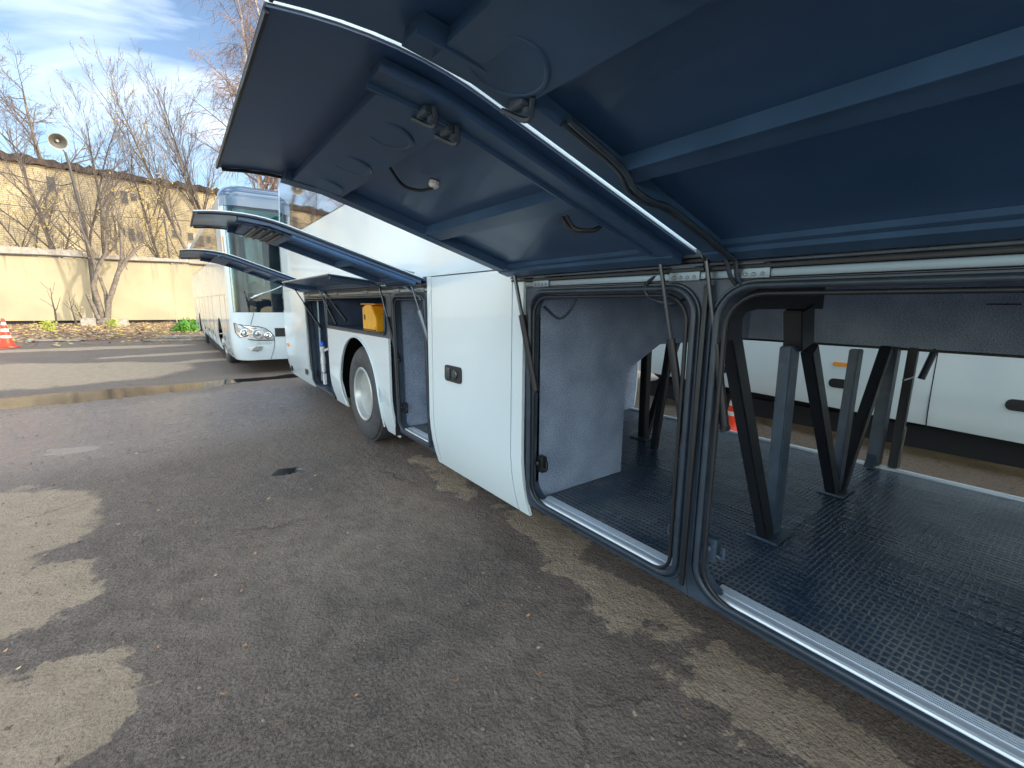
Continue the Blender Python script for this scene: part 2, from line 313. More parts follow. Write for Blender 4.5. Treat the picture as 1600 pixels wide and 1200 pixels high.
# ---------------------------------------------------------------- helpers
INV = {}
def thing(name, label, cat, loc=(0, 0, 0), rotz=0, group=None):
    o = bpy.data.objects.new(name, None); COL.objects.link(o); o.empty_display_size = .2
    o.location = loc; o.rotation_euler = (0, 0, rotz); o['label'] = label; o['category'] = cat
    if group: o['group'] = group
    INV[o.name] = (Matrix.Translation(Vector(loc)) @ Matrix.Rotation(rotz, 4, 'Z')).inverted()
    return o
def obj(name, bm, m, parent=None, smooth=None, label=None):
    """bm is built in world coordinates; parents' inverse is applied to the mesh"""
    me = bpy.data.meshes.new(name)
    if isinstance(bm, tuple): me.from_pydata(bm[0], [], bm[1])
    else:
        bmesh.ops.recalc_face_normals(bm, faces=bm.faces[:]); bm.to_mesh(me); bm.free()
    if isinstance(m, (list, tuple)):
        for q in m: me.materials.append(q)
    else: me.materials.append(m)
    if smooth is not None:
        for p in me.polygons: p.use_smooth = True
        try: me.set_sharp_from_angle(angle=radians(smooth))
        except Exception: pass
    o = bpy.data.objects.new(name, me); COL.objects.link(o)
    if parent is not None:
        inv = INV[parent.name]; me.transform(inv); o.parent = parent; INV[o.name] = inv
    else: INV[o.name] = Matrix.Identity(4)
    if label: o['label'] = label
    return o
def objs(name, bm, m, parent, smooth=None):
    '''every loose piece of bm becomes an object of its own'''
    seen = set(); out = []
    bm.verts.ensure_lookup_table()
    for v in bm.verts:
        if v in seen: continue
        st = [v]; seen.add(v); isl = []
        while st:
            q = st.pop(); isl.append(q)
            for e in q.link_edges:
                o_ = e.other_vert(q)
                if o_ not in seen: seen.add(o_); st.append(o_)
        idx = {q: i for i, q in enumerate(isl)}; fs = {f for q in isl for f in q.link_faces}
        b2 = bmesh.new(); vs = [b2.verts.new(q.co) for q in isl]
        for f in fs: b2.faces.new([vs[idx[q]] for q in f.verts])
        out.append(obj(name, b2, m, parent, smooth=smooth))
    bm.free(); return out
def tag(o, label, cat, group=None):
    o['label'] = label; o['category'] = cat
    if group: o['group'] = group
    return o
def rebase(o, loc):
    o.data.transform(Matrix.Translation(-Vector(loc))); o.location = loc; return o
def struct(name, bm, m, kind='structure', smooth=None):
    o = obj(name, bm, m, smooth=smooth); o['kind'] = kind; return o
def B(): return bmesh.new()
def box(bm, a, b, bev=0):
    vs = [bm.verts.new((x, y, z)) for x in (a[0], b[0]) for y in (a[1], b[1]) for z in (a[2], b[2])]
    fs = [(0, 1, 3, 2), (4, 6, 7, 5), (0, 4, 5, 1), (2, 3, 7, 6), (0, 2, 6, 4), (1, 5, 7, 3)]
    F = [bm.faces.new([vs[i] for i in f]) for f in fs]
    if bev:
        es = list({e for f in F for e in f.edges}); bmesh.ops.bevel(bm, geom=es, offset=bev, segments=2, affect='EDGES', profile=.6)
    return bm
def prism(bm, pts, d):
    """closed polygon pts (3D) extruded by vector d"""
    d = Vector(d); a = [bm.verts.new(p) for p in pts]; b = [bm.verts.new(Vector(p)+d) for p in pts]; k = len(pts)
    bm.faces.new(a); bm.faces.new(b[::-1])
    for i in range(k): bm.faces.new([a[i], b[i], b[(i+1) % k], a[(i+1) % k]])
    return bm
def tube(bm, path, r, seg=8, closed=False, caps=True):
    path = [Vector(p) for p in path]
    if not closed and 3 <= len(path) <= 8 and not isinstance(r, (list, tuple)) and r <= .012:   # soft cable curve
        e = [path[0]*2-path[1]]+path+[path[-1]*2-path[-2]]; out = []
        for i in range(1, len(e)-2):
            for k_ in range(6):
                t = k_/6; a, b, c, d = e[i-1], e[i], e[i+1], e[i+2]
                out.append(.5*((2*b)+(c-a)*t+(2*a-5*b+4*c-d)*t*t+(3*b-a-3*c+d)*t**3))
        path = out+[path[-1]]
    k = len(path); rs = r if isinstance(r, (list, tuple)) else [r]*k
    rings = []; prev = None
    for i, p in enumerate(path):
        if closed: d = (path[(i+1) % k]-path[i-1])
        else: d = path[min(i+1, k-1)]-path[max(i-1, 0)]
        d.normalize()
        up = prev if prev is not None else (Vector((0, 0, 1)) if abs(d.z) < .9 else Vector((1, 0, 0)))
        sx = d.cross(up)
        if sx.length < 1e-4: sx = d.orthogonal()
        sx.normalize(); uy = sx.cross(d).normalized(); prev = uy
        rings.append([bm.verts.new(p+(sx*cos(2*pi*j/seg)+uy*sin(2*pi*j/seg))*rs[i]) for j in range(seg)])
    rr = range(k if closed else k-1)
    for i in rr:
        a, b = rings[i], rings[(i+1) % k]
        for j in range(seg): bm.faces.new([a[j], a[(j+1) % seg], b[(j+1) % seg], b[j]])
    if caps and not closed: bm.faces.new(rings[0][::-1]); bm.faces.new(rings[-1])
    return bm
def bar(bm, p, q, w, h, side=(0, 1, 0)):
    """rectangular bar from p to q; w measured along `side`, h across"""
    p, q = Vector(p), Vector(q); d = (q-p).normalized(); s = Vector(side); s = (s-d*s.dot(d)).normalized(); t = d.cross(s)
    c = []
    for e in (p, q): c.append([bm.verts.new(e+s*a*w/2+t*b_*h/2) for a, b_ in ((-1, -1), (1, -1), (1, 1), (-1, 1))])
    bm.faces.new(c[0][::-1]); bm.faces.new(c[1])
    F = []
    for j in range(4): bm.faces.new([c[0][j], c[0][(j+1) % 4], c[1][(j+1) % 4], c[1][j]])
    return bm
def lathe(bm, prof, o, ax, seg=32, caps=True):
    """prof: list of (r, t) around axis ax from origin o"""
    o = Vector(o); ax = Vector(ax).normalized(); u = ax.orthogonal().normalized(); v = ax.cross(u)
    rings = []
    for r, t in prof:
        rings.append([bm.verts.new(o+ax*t+(u*cos(2*pi*j/seg)+v*sin(2*pi*j/seg))*max(r, 1e-4)) for j in range(seg)])
    for i in range(len(prof)-1):
        for j in range(seg): bm.faces.new([rings[i][j], rings[i][(j+1) % seg], rings[i+1][(j+1) % seg], rings[i+1][j]])
    if caps: bm.faces.new(rings[0][::-1]); bm.faces.new(rings[-1])
    return bm
def shell(bm, f, us, vs, wrap=False):
    """closed slab: f(u,v,t) with t=0 outer, t=1 inner"""
    G = [[[bm.verts.new(f(u, v, t)) for v in vs] for u in us] for t in (0, 1)]
    nu, nv = len(us), len(vs)
    for i in range(nu if wrap else nu-1):
        k = (i+1) % nu
        for j in range(nv-1):
            bm.faces.new([G[0][i][j], G[0][k][j], G[0][k][j+1], G[0][i][j+1]])
            bm.faces.new([G[1][i][j], G[1][i][j+1], G[1][k][j+1], G[1][k][j]])
        for j in (0, nv-1): bm.faces.new([G[0][i][j], G[1][i][j], G[1][k][j], G[0][k][j]])
    if not wrap:
        for i in (0, nu-1):
            for j in range(nv-1): bm.faces.new([G[0][i][j], G[0][i][j+1], G[1][i][j+1], G[1][i][j]])
    return bm
def lin(a, b, n): return [a+(b-a)*i/(n-1) for i in range(n)]
def rrect(y0, y1, z0, z1, r, n=7):
    pts = []
    for cy, cz, a0 in ((y1-r, z1-r, 0), (y0+r, z1-r, 90), (y0+r, z0+r, 180), (y1-r, z0+r, 270)):
        for i in range(n):
            a = radians(a0+90*i/(n-1)); pts.append((cy+r*cos(a), cz+r*sin(a)))
    return pts
def copy_tree(o, parent=None):
    c = o.copy(); COL.objects.link(c)
    if parent is not None: c.parent = parent
    for ch in [x for x in o.children]: copy_tree(ch, c)
    return c

# ================================================================ SETTING
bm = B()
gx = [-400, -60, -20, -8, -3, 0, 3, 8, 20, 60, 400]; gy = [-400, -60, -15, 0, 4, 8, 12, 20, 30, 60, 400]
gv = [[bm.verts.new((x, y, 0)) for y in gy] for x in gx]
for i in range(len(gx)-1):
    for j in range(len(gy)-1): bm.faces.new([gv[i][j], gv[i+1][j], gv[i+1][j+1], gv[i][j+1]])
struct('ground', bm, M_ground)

# ================================================================ THE OPEN COACH
YR, YF = -3.4, 8.6           # tail and far end along the row
HX, HZ = 1.47, 1.64          # hinge line of the luggage doors
CX = 2.72
def tuck(z): return .075*max(0, (.66-z)/.42)**2
def prof(z):
    if z <= 1.64: return HX+tuck(z)
    if z <= 2.45: return HX
    if z <= 3.45: return HX+.05*(z-2.45)
    return HX+.05
def px(z, side):  # x on near (side=-1) or far (+1) skin
    return prof(z) if side < 0 else 2*CX-prof(z)
coach = thing('coach', 'white coach nearest the camera with its luggage doors raised', 'coach', (CX, 2.6, 0), 0, 'coaches parked in the yard')

def skin(bm, y0, y1, z0, z1, side=-1, ny=2, nz=16, th=.02, zlow=None, off=0):
    ys = lin(y0, y1, ny)
    def f(y, v, t):
        a = z0 if zlow is None else max(z0, zlow(y)); z = a+(z1-a)*v
        return (px(z, side)-side*(-off if side < 0 else off)*0-side*(-1)*0+(th*t+off)*(-side), y, z)
    return shell(bm, f, ys, lin(0, 1, nz))
# painted body: lower panels between the bays, the belt and the roof
bm = B()
skin(bm, 1.858, 1.952, .25, 1.60)                  # strip beside the first bay
skin(bm, 2.925, 2.985, .25, 1.66)
skin(bm, YR, YF-.25, 1.662, 2.45, nz=6, ny=20)
skin(bm, 6.87, YF-.25, .25, 1.659)
AY, AZ, AR = 4.67, .50, .63
def arch(y):
    d = abs(y-AY); return AZ+sqrt(AR*AR-d*d) if d < AR else 0
ysA = [3.765]+[AY+AR*cos(radians(a)) for a in range(180, -1, -6)]+[5.735]
def fA(y, v, t):
    a = max(.25, arch(y)) if abs(y-AY) < AR-.001 else .25
    z = a+(1.165-a)*v; return (prof(z)+.02*t, y, z)
shell(bm, fA, ysA, lin(0, 1, 14))
skin(bm, YR+.1, -1.98, .25, 1.659); skin(bm, -.85, -.62, .25, 1.659)
def arch2(y): return .5+sqrt(max(0, .55**2-(y+1.42)**2))
skin(bm, -1.968, -.862, .25, 1.659, ny=26, zlow=arch2)
# far side
skin(bm, 2.98, YF-.25, .25, 2.45, side=1, ny=4); skin(bm, YR+.1, -.6, .25, 2.45, side=1)
skin(bm, -.598, 2.978, 1.20, 2.45, side=1, nz=6); skin(bm, -.598, 2.978, .25, .365, side=1, nz=4)
objs('body_panel', bm, M_white, coach, smooth=35)
# arch lip
bm = B()
tube(bm, [(prof(AZ+AR*sin(radians(a)))-.004, AY+(AR-.004)*cos(radians(a)), AZ+(AR-.004)*sin(radians(a))) for a in range(-20, 201, 5)], .011, 6)
obj('arch_lip', bm, M_white, coach, smooth=40)
# roof
bm = B()
def froof(y, a, t):
    c = cos(a); s_ = sin(a); rx = (CX-(HX+.05)); e = .42
    x = CX-rx*math.copysign(abs(c)**e, c); z = 3.50+.33*abs(s_)**.75
    return (x+(CX-x)*.02*t, y, z-.02*t)
shell(bm, froof, lin(YR+.05, YF-.12, 24), [radians(a) for a in range(0, 181, 6)])
obj('roof', bm, M_white, coach, smooth=40)
# side glass
for side in (-1, 1):
    ys = [YR+.35, -1.5, 0.35, 2.2, 4.05, 5.9, 8.22]
    for a, b_ in zip(ys, ys[1:]):
        bm = B(); skin(bm, a+.006, b_-.006, 2.455, 3.52, side=side, th=.012, ny=3, off=-.004 if side < 0 else -.004)
        obj('side_window', bm, M_glass, coach, smooth=30)
bm = B()
for side in (-1, 1):
    skin(bm, 8.222, YF-.25, 2.452, 3.55, side=side, ny=2); skin(bm, YR, YR+.35, 2.452, 3.55, side=side)
objs('pillar', bm, M_white, coach, smooth=35)
# end caps (rounded in plan)
def cap_path(u, sgn, z):
    # u 0..1 across the end; rounded corners
    a = pi*u; c = cos(a); s_ = sin(a)
    xh = CX-prof(z)
    x = CX-xh*math.copysign(abs(c)**.30, c); y = .25+.0*z
    bow = .25*abs(s_)**.45+.08*s_
    return x, bow
for sgn, y0 in ((1, YF-.25), (-1, YR+.25)):
    for nm, z0, z1, m in (('end_panel', .25, 1.35, M_white), ('end_window', 1.36, 3.50, M_glass)):
        bm = B()
        def f(u, z, t):
            x, bow = cap_path(u, sgn, z)
            yy = y0+sgn*(bow-.03*t)-sgn*.10*max(0, (z-1.3)/2.2)**2
            return (x+(CX-x)*.03*t, yy, z)
        shell(bm, f, lin(0, 1, 41), lin(z0, z1, 10)); obj(nm, bm, m, coach, smooth=35)
    if sgn < 0: pass
# the closed white panel with its handle
bm = B(); skin(bm, 1.962, 2.915, .25, 1.655, ny=2, nz=22, off=.001)
obj('closed_door', bm, M_white, coach, smooth=40)
hd = B()
prism(hd, [(HX-.010, y, z) for y, z in rrect(2.50, 2.72, .945, 1.055, .025, 5)], (.012, 0, 0))
hd2 = obj('door_handle', hd, M_black, coach, smooth=30)
bm = B(); lathe(bm, [(.033, 0), (.033, .006), (.026, .010), (.02, .010)], (HX-.010, 2.575, 1.0), (-1, 0, 0), 20); box(bm, (HX-.022, 2.565, .97), (HX-.016, 2.585, 1.03), .002)
box(bm, (HX-.016, 2.64, .962), (HX-.0105, 2.70, 1.04), .002)
obj('lock', bm, M_rod, hd2, smooth=30)
# orange side marker
bm = B(); prism(bm, [(HX-.012, y, z) for y, z in rrect(8.16, 8.33, .745, .80, .02, 5)], (.014, 0, 0)); obj('side_marker', bm, M_orange, coach)
bm = B(); prism(bm, [(HX-.004, y, z) for y, z in rrect(6.97, 7.10, .42, .50, .02, 5)], (.006, 0, 0)); prism(bm, [(HX+.01, y, z) for y, z in rrect(8.18, 8.24, .33, .42, .02, 5)], (.026, 0, 0)); objs('vent_slot', bm, M_black, coach)

# frames, seals, sills
OPEN = [('bay', .890, 1.80, .385, 1.528, .10, .845, 1.852), ('main', -.55, .792, .385, 1.53, .12, -.616, .843),
        ('rear', 3.04, 3.64, .37, 1.525, .07, 2.99, 3.70), ('front', 5.80, 6.80, .31, 1.525, .08, 5.74, 6.865)]
def frame_plate(bm, y0, y1, z0, z1, hole, r, off=.012, depth=.06):
    inner = rrect(*hole, r, 8); cy = (hole[0]+hole[1])/2; cz = (hole[2]+hole[3])/2
    def outer(p):
        dy, dz = p[0]-cy, p[1]-cz
        k = min(((y1-cy) if dy > 0 else (y0-cy))/dy if abs(dy) > 1e-6 else 1e9, ((z1-cz) if dz > 0 else (z0-cz))/dz if abs(dz) > 1e-6 else 1e9)
        return (cy+dy*k, cz+dz*k)
    # make sure the outer corners are hit exactly
    out = [outer(p) for p in inner]
    for c in ((y0, z0), (y0, z1), (y1, z0), (y1, z1)):
        i = min(range(len(out)), key=lambda k: (out[k][0]-c[0])**2+(out[k][1]-c[1])**2); out[i] = c
    def f(i, v, t):
        y = inner[i][0]*(1-v)+out[i][0]*v; z = inner[i][1]*(1-v)+out[i][1]*v
        return (prof(z)+off+depth*t, y, z)
    shell(bm, f, list(range(len(inner))), [0, .35, .7, 1], wrap=True)
for nm, y0, y1, z0, z1, r, fy0, fy1 in OPEN:
    bm = B(); frame_plate(bm, fy0, fy1, z0-.055, 1.556, (y0, y1, z0, z1), r); obj('door_frame', bm, M_frame, coach, smooth=30)
    for k, (d, rr, mt) in enumerate(((.006, .012, M_seal), (-.022, .008, M_black))):
        bm = B(); pts = rrect(y0-d, y1+d, z0-max(d, .002), z1+min(d, .004), r, 9)
        tube(bm, [(prof(z)+.004+k*.004, y, z) for y, z in pts], rr, 7, closed=True); obj('door_seal', bm, mt, coach, smooth=60)
    bm = B(); pts = rrect(y0-.028, y1+.028, z0-.03, z1+.018, r+.02, 9)
    tube(bm, [(prof(z)+.008, y, z) for y, z in pts], .006, 6, closed=True); obj('door_seal', bm, M_seal, coach, smooth=60)
    # sill: ribbed aluminium tread
    if nm != 'front':
        bm = B(); box(bm, (HX+.052, y0+.04, z0-.02), (HX+.145, y1-.04, z0+.010), .004)
        for q in range(5): box(bm, (HX+.092+.010*q, y0+.042, z0+.008), (HX+.097+.010*q, y1-.042, z0+.0135), .001)
        tube(bm, [(HX+.058, y0+.045, z0+.004), (HX+.058, y1-.045, z0+.004)], .011, 8)
        obj('sill', bm, M_alu, coach, smooth=30)
    else:
        bm = B(); box(bm, (HX+.05, y0+.03, z0-.02), (HX+.15, y1-.03, z0+.004), .004); obj('sill', bm, M_frame, coach)
# locker over the wheel
bm = B(); frame_plate(bm, 3.705, 5.735, 1.166, 1.556, (3.85, 5.70, 1.205, 1.52), .05); obj('door_frame', bm, M_frame, coach, smooth=30)
bm = B(); tube(bm, [(prof(z)+.004, y, z) for y, z in rrect(3.84, 5.71, 1.195, 1.53, .05, 8)], .010, 7, closed=True); obj('door_seal', bm, M_seal, coach, smooth=60)
# pillar between the two nearest bays gets an extra cover strip
bm = B(); box(bm, (HX-.006, .832, .40), (HX+.010, .850, 1.54), .004)
objs('pillar_trim', bm, M_black, coach, smooth=30)

# hinge header rails
for nm, z0, z1, x0, x1, m in (('header_strip', 1.559, 1.584, HX+.004, HX+.05, M_rail), ('hinge_rail', 1.586, 1.598, HX-.010, HX+.03, M_black),
                              ('hinge_rail', 1.602, 1.612, HX-.016, HX+.03, M_frame), ('hinge_rail', 1.617, 1.630, HX-.008, HX+.03, M_black), ('rain_gutter', 1.632, 1.658, HX-.020, HX+.03, M_frame)):
    for (a, b_) in ((-.616, .848), (.852, 1.955), (2.99, 5.735), (5.738, 6.865)):
        if a == .852 and nm == 'header_strip': b_ = 1.852
        bm = B(); box(bm, (x0, a, z0), (x1, b_, z1), .003); obj(nm, bm, m, coach, smooth=30)
# hinge plates with screws
for y in (.70, .93, 1.72, -.3, 3.10, 3.55, 4.3, 5.3, 5.95, 6.6):
    bm = B(); box(bm, (HX-.003, y-.06, 1.556), (HX+.003, y+.06, 1.600), .002)
    for q in (-.04, -.013, .013, .04): lathe(bm, [(.006, 0), (.006, .003), (.003, .005)], (HX-.003, y+q, 1.568), (-1, 0, 0), 8)
    lathe(bm, [(.008, -.045), (.008, .045)], (HX-.008, y, 1.606), (0, 1, 0), 8)
    obj('hinge_plate', bm, M_rail, coach, smooth=30)
# carpet-lined inside
bm = B(); box(bm, (HX+.146, -.58, .34), (3.80, .765, .380)); 
objs('bay_floor', bm, M_mat, coach)
bm = B(); box(bm, (HX+.146, .785, .34), (3.80, 2.95, .380)); box(bm, (HX+.15, .7655, .34), (3.80, .7845, .378)); objs('bay_floor', bm, M_mat, coach)
bm = B(); box(bm, (3.803, -.58, .33), (3.86, 2.95, .392), .004); tube(bm, [(3.812, -.58, .392), (3.812, 2.95, .392)], .006, 6); obj('sill', bm, M_alu, coach)
# black frame bar at z=.83 floor seam
bm = B()
pts = [(1.535, .381), (2.275, .381), (2.275, 1.06), (2.62, 1.215), (3.86, 1.215), (3.86, 1.615), (1.535, 1.615)]
prism(bm, [(x, 1.80, z) for x, z in pts], (0, .03, 0)); obj('bulkhead', bm, M_carpet, coach)
bm = B(); box(bm, (2.278, 1.83, .381), (2.30, 2.95, 1.06)); box(bm, (1.60, 1.832, .381), (1.63, 2.95, 1.61)); objs('bay_lining', bm, M_carpet, coach)
bm = B(); box(bm, (3.862, -.58, 1.215), (3.905, 2.95, 1.615)); obj('carpet_beam', bm, M_carpet2, coach)
bm = B(); box(bm, (3.858, -.58, 1.198), (3.91, 2.95, 1.213), .003)
for y in (.12, .30, .34): box(bm, (3.852, y, 1.50), (3.861, y+.10, 1.507))
objs('beam_trim', bm, M_black, coach)
bm = B(); box(bm, (1.54, -.58, 1.618), (3.9, 2.95, 1.65)); obj('bay_ceiling', bm, mat('pale_ceiling', (.55, .60, .66), .6, var=.1, vscale=3), coach)
bm = B(); box(bm, (1.54, 2.952, .30), (3.9, 2.98, 1.65)); box(bm, (1.54, -.61, .30), (3.9, -.585, 1.65)); objs('bay_wall', bm, M_carpet, coach)
# rear-of-wheel bay
bm = B(); box(bm, (1.54, 3.66, .375), (2.9, 3.695, 1.615)); box(bm, (2.9, 2.985, .375), (2.93, 3.695, 1.615)); objs('bay_lining', bm, M_carpet, coach)
bm = B(); box(bm, (1.595, 2.985, .34), (2.9, 3.658, .374)); objs('bay_floor', bm, M_mat, coach)
bm = B(); box(bm, (1.54, 2.985, 1.618), (3.9, 6.86, 1.65)); box(bm, (1.54, 3.70, 1.166), (2.30, 5.738, 1.198)); box(bm, (2.30, 3.70, 1.166), (2.33, 5.738, 1.617)); box(bm, (1.545, 3.71, 1.199), (2.299, 3.735, 1.616)); box(bm, (1.545, 5.705, 1.199), (2.299, 5.735, 1.616))
objs('locker_lining', bm, M_bayin, coach)
bm = B(); box(bm, (1.56, 5.745, .28), (2.5, 5.775, 1.616)); box(bm, (1.56, 6.83, .28), (2.5, 6.86, 1.616)); box(bm, (2.5, 5.745, .28), (2.53, 6.86, 1.616)); box(bm, (1.62, 5.776, .28), (2.499, 6.829, .306))
objs('bay_lining', bm, M_bayin, coach)
bm = B()
for y in (5.2, 5.45, 5.58): box(bm, (2.285, y, 1.2), (2.298, y+.012, 1.61))
tube(bm, [(1.75, 5.9, 1.5), (1.78, 5.92, .9), (1.72, 5.95, .5)], .012, 6); tube(bm, [(1.85, 6.0, 1.55), (1.84, 6.05, 1.0), (1.9, 6.1, .4)], .010, 6); tube(bm, [(1.62, 6.72, 1.5), (1.62, 6.74, .36)], .02, 8)
objs('hose', bm, M_rail, coach, smooth=60)
# wheel housing + underbody
bm = B(); box(bm, (1.64, -3.2, .29), (3.80, -2.05, .335)); box(bm, (1.66, -.84, .29), (3.80, 2.97, .335)); box(bm, (1.62, 2.985, .27), (3.80, 3.76, .335)); box(bm, (1.66, 6.87, .29), (3.8, 8.3, .335))
box(bm, (2.55, 3.765, .35), (2.6, 5.735, 1.16)); box(bm, (1.51, 3.762, .27), (2.55, 3.775, 1.16)); box(bm, (1.51, 5.725, .27), (2.55, 5.737, 1.16)); box(bm, (1.51, 3.775, 1.140), (2.55, 5.725, 1.160))
box(bm, (2.6, 4.57, .42), (2.84, 4.77, .62)); box(bm, (1.5, -2.02, 1.1), (2.4, -.82, 1.13)); box(bm, (2.4, -2.02, .35), (2.43, -.82, 1.13)); box(bm, (2.86, 3.765, .4), (2.9, 5.735, 1.16))
objs('underbody', bm, M_dark, coach)

# cross frames in the bay
def strut(p, q, w=.05, h=.065, m=M_strut, nm='frame_strut'):
    bm = B(); bar(bm, p, q, w, h, (0, 1, 0)); bmesh.ops.bevel(bm, geom=bm.edges[:], offset=.006, segments=2, affect='EDGES'); return obj(nm, bm, m, coach, smooth=30)
Yc = .83
strut((2.165, Yc, .385), (1.600, Yc, 1.44), .05, .074, M_black)
strut((2.235, Yc+.004, .385), (2.19, Yc+.004, 1.30), .055, .085)
strut((2.46-.06, Yc, 1.28), (3.04, Yc, .385), .055, .078, M_black)
strut((3.08, Yc+.003, .385), (3.10, Yc+.003, 1.24), .05, .08)
strut((3.13, Yc-.004, .385), (3.66, Yc-.004, 1.22), .06, .07, M_black)
strut((3.80, Yc, .40), (3.83, Yc, 1.22), .07, .10)
strut((3.83, Yc-.10, .40), (3.86, Yc-.10, 1.22), .05, .06, M_black)
# arch-shaped black header of that frame
bm = B()
path = [(1.605, Yc, 1.35), (1.60, Yc, 1.43), (1.62, Yc, 1.47), (1.67, Yc, 1.498), (1.75, Yc, 1.508), (2.0, Yc, 1.511), (2.40, Yc, 1.513)]
prev = None; rings = []
for i, p in enumerate(path):
    d = (Vector(path[min(i+1, len(path)-1)])-Vector(path[max(i-1, 0)])).normalized(); nn = Vector((-d.z, 0, d.x))
    rings.append([bm.verts.new(Vector(p)+nn*a*.050+Vector((0, b_*.035, 0))) for a, b_ in ((-1, -1), (1, -1), (1, 1), (-1, 1))])
for a, b_ in zip(rings, rings[1:]):
    for j in range(4): bm.faces.new([a[j], a[(j+1) % 4], b_[(j+1) % 4], b_[j]])
bm.faces.new(rings[0]); bm.faces.new(rings[-1][::-1])
obj('frame_header', bm, M_black, coach, smooth=40)
strut((2.22, Yc-.002, 1.47), (2.27, Yc-.002, 1.29), .08, .13, M_black)
bm = B(); bar(bm, (3.62, Yc-.12, 1.03), (4.02-.16, Yc-.12, 1.03), .012, .012); tube(bm, [(3.88, Yc-.2, 1.22), (3.86, Yc-.16, 1.02)], .02, 8); tube(bm, [(3.87, Yc-.1, .40), (3.885, Yc-.1, .68)], .028, 8); objs('gas_strut', bm, M_rod, coach, smooth=40)
bm = B()
for x, y in ((2.21, Yc), (3.085, Yc)):
    box(bm, (x-.10, y-.07, .381), (x+.10, y+.07, .392), .003)
prism(bm, [(3.70, Yc-.02, .393), (3.90, Yc-.02, .393), (3.86, Yc-.02, .52), (3.78, Yc-.02, .52)], (0, .05, 0))
objs('foot_plate', bm, M_strut, coach)
# frame deeper in the bay (seen past the bulkhead)
Yb = 2.2
strut((3.05, Yb, .385), (3.02, Yb, 1.22), .06, .07, M_black); strut((3.08, Yb, .385), (3.46, Yb, 1.22), .05, .055, M_black)
strut((2.85, Yb-.25, .385), (2.97, Yb-.25, 1.22), .05, .05, M_black); strut((3.82, Yb, .40), (3.83, Yb, 1.22), .07, .07)
bm = B(); box(bm, (2.97, Yb-.08, .381), (3.14, Yb+.08, .392), .003); objs('foot_plate', bm, M_strut, coach)

# latches at the jambs
def latch(y, z, s=1, m=M_black, x=HX+.055):
    bm = B(); box(bm, (x, y-.022, z-.045), (x+.035, y+.022, z+.045), .005)
    tube(bm, [(x+.012, y-.02, z-.02), (x+.012, y+.045*s, z-.02), (x+.012, y+.045*s, z+.025)], .007, 6)
    lathe(bm, [(.013, 0), (.013, .02), (.006, .024)], (x, y, z+.01), (-1, 0, 0), 12)
    obj('latch', bm, m, coach, smooth=40)
latch(1.76, .60, -1); latch(.770, .565, -1, M_frame); latch(3.61, .56, -1); latch(.905, .565, 1, M_frame); latch(6.76, .47, -1)
# wiring loops
for pts in ([(HX+.02, 1.02, 1.60), (HX+.0, 1.09, 1.55), (HX+.01, 1.08, 1.50), (HX+.05, 1.01, 1.475), (HX+.10, .97, 1.50)], [(HX+.07, 1.77, 1.46), (HX+.09, 1.68, 1.40), (HX+.09, 1.60, 1.44), (HX+.1, 1.57, 1.50)],
            [(1.40, .765, 1.655), (1.43, .755, 1.60), (1.45, .75, 1.56), (1.50, .74, 1.52)], [(1.40, .745, 1.66), (1.44, .735, 1.61), (1.46, .735, 1.56), (1.50, .72, 1.52)]):
    bm = B(); tube(bm, pts, .007, 6); obj('cable', bm, M_seal, coach, smooth=60)
bm = B()
for k in range(3): tube(bm, [(HX-.02, 3.35-.02*k, 1.60), (HX-.02, 3.22-.02*k, 1.565-.006*k), (HX+.0, 3.13-.01*k, 1.52-.004*k), (HX+.03, 3.06+.01*k, 1.42), (HX+.045, 3.052+.01*k, 1.25)], .006, 6)
objs('cable', bm, M_rail, coach, smooth=60)

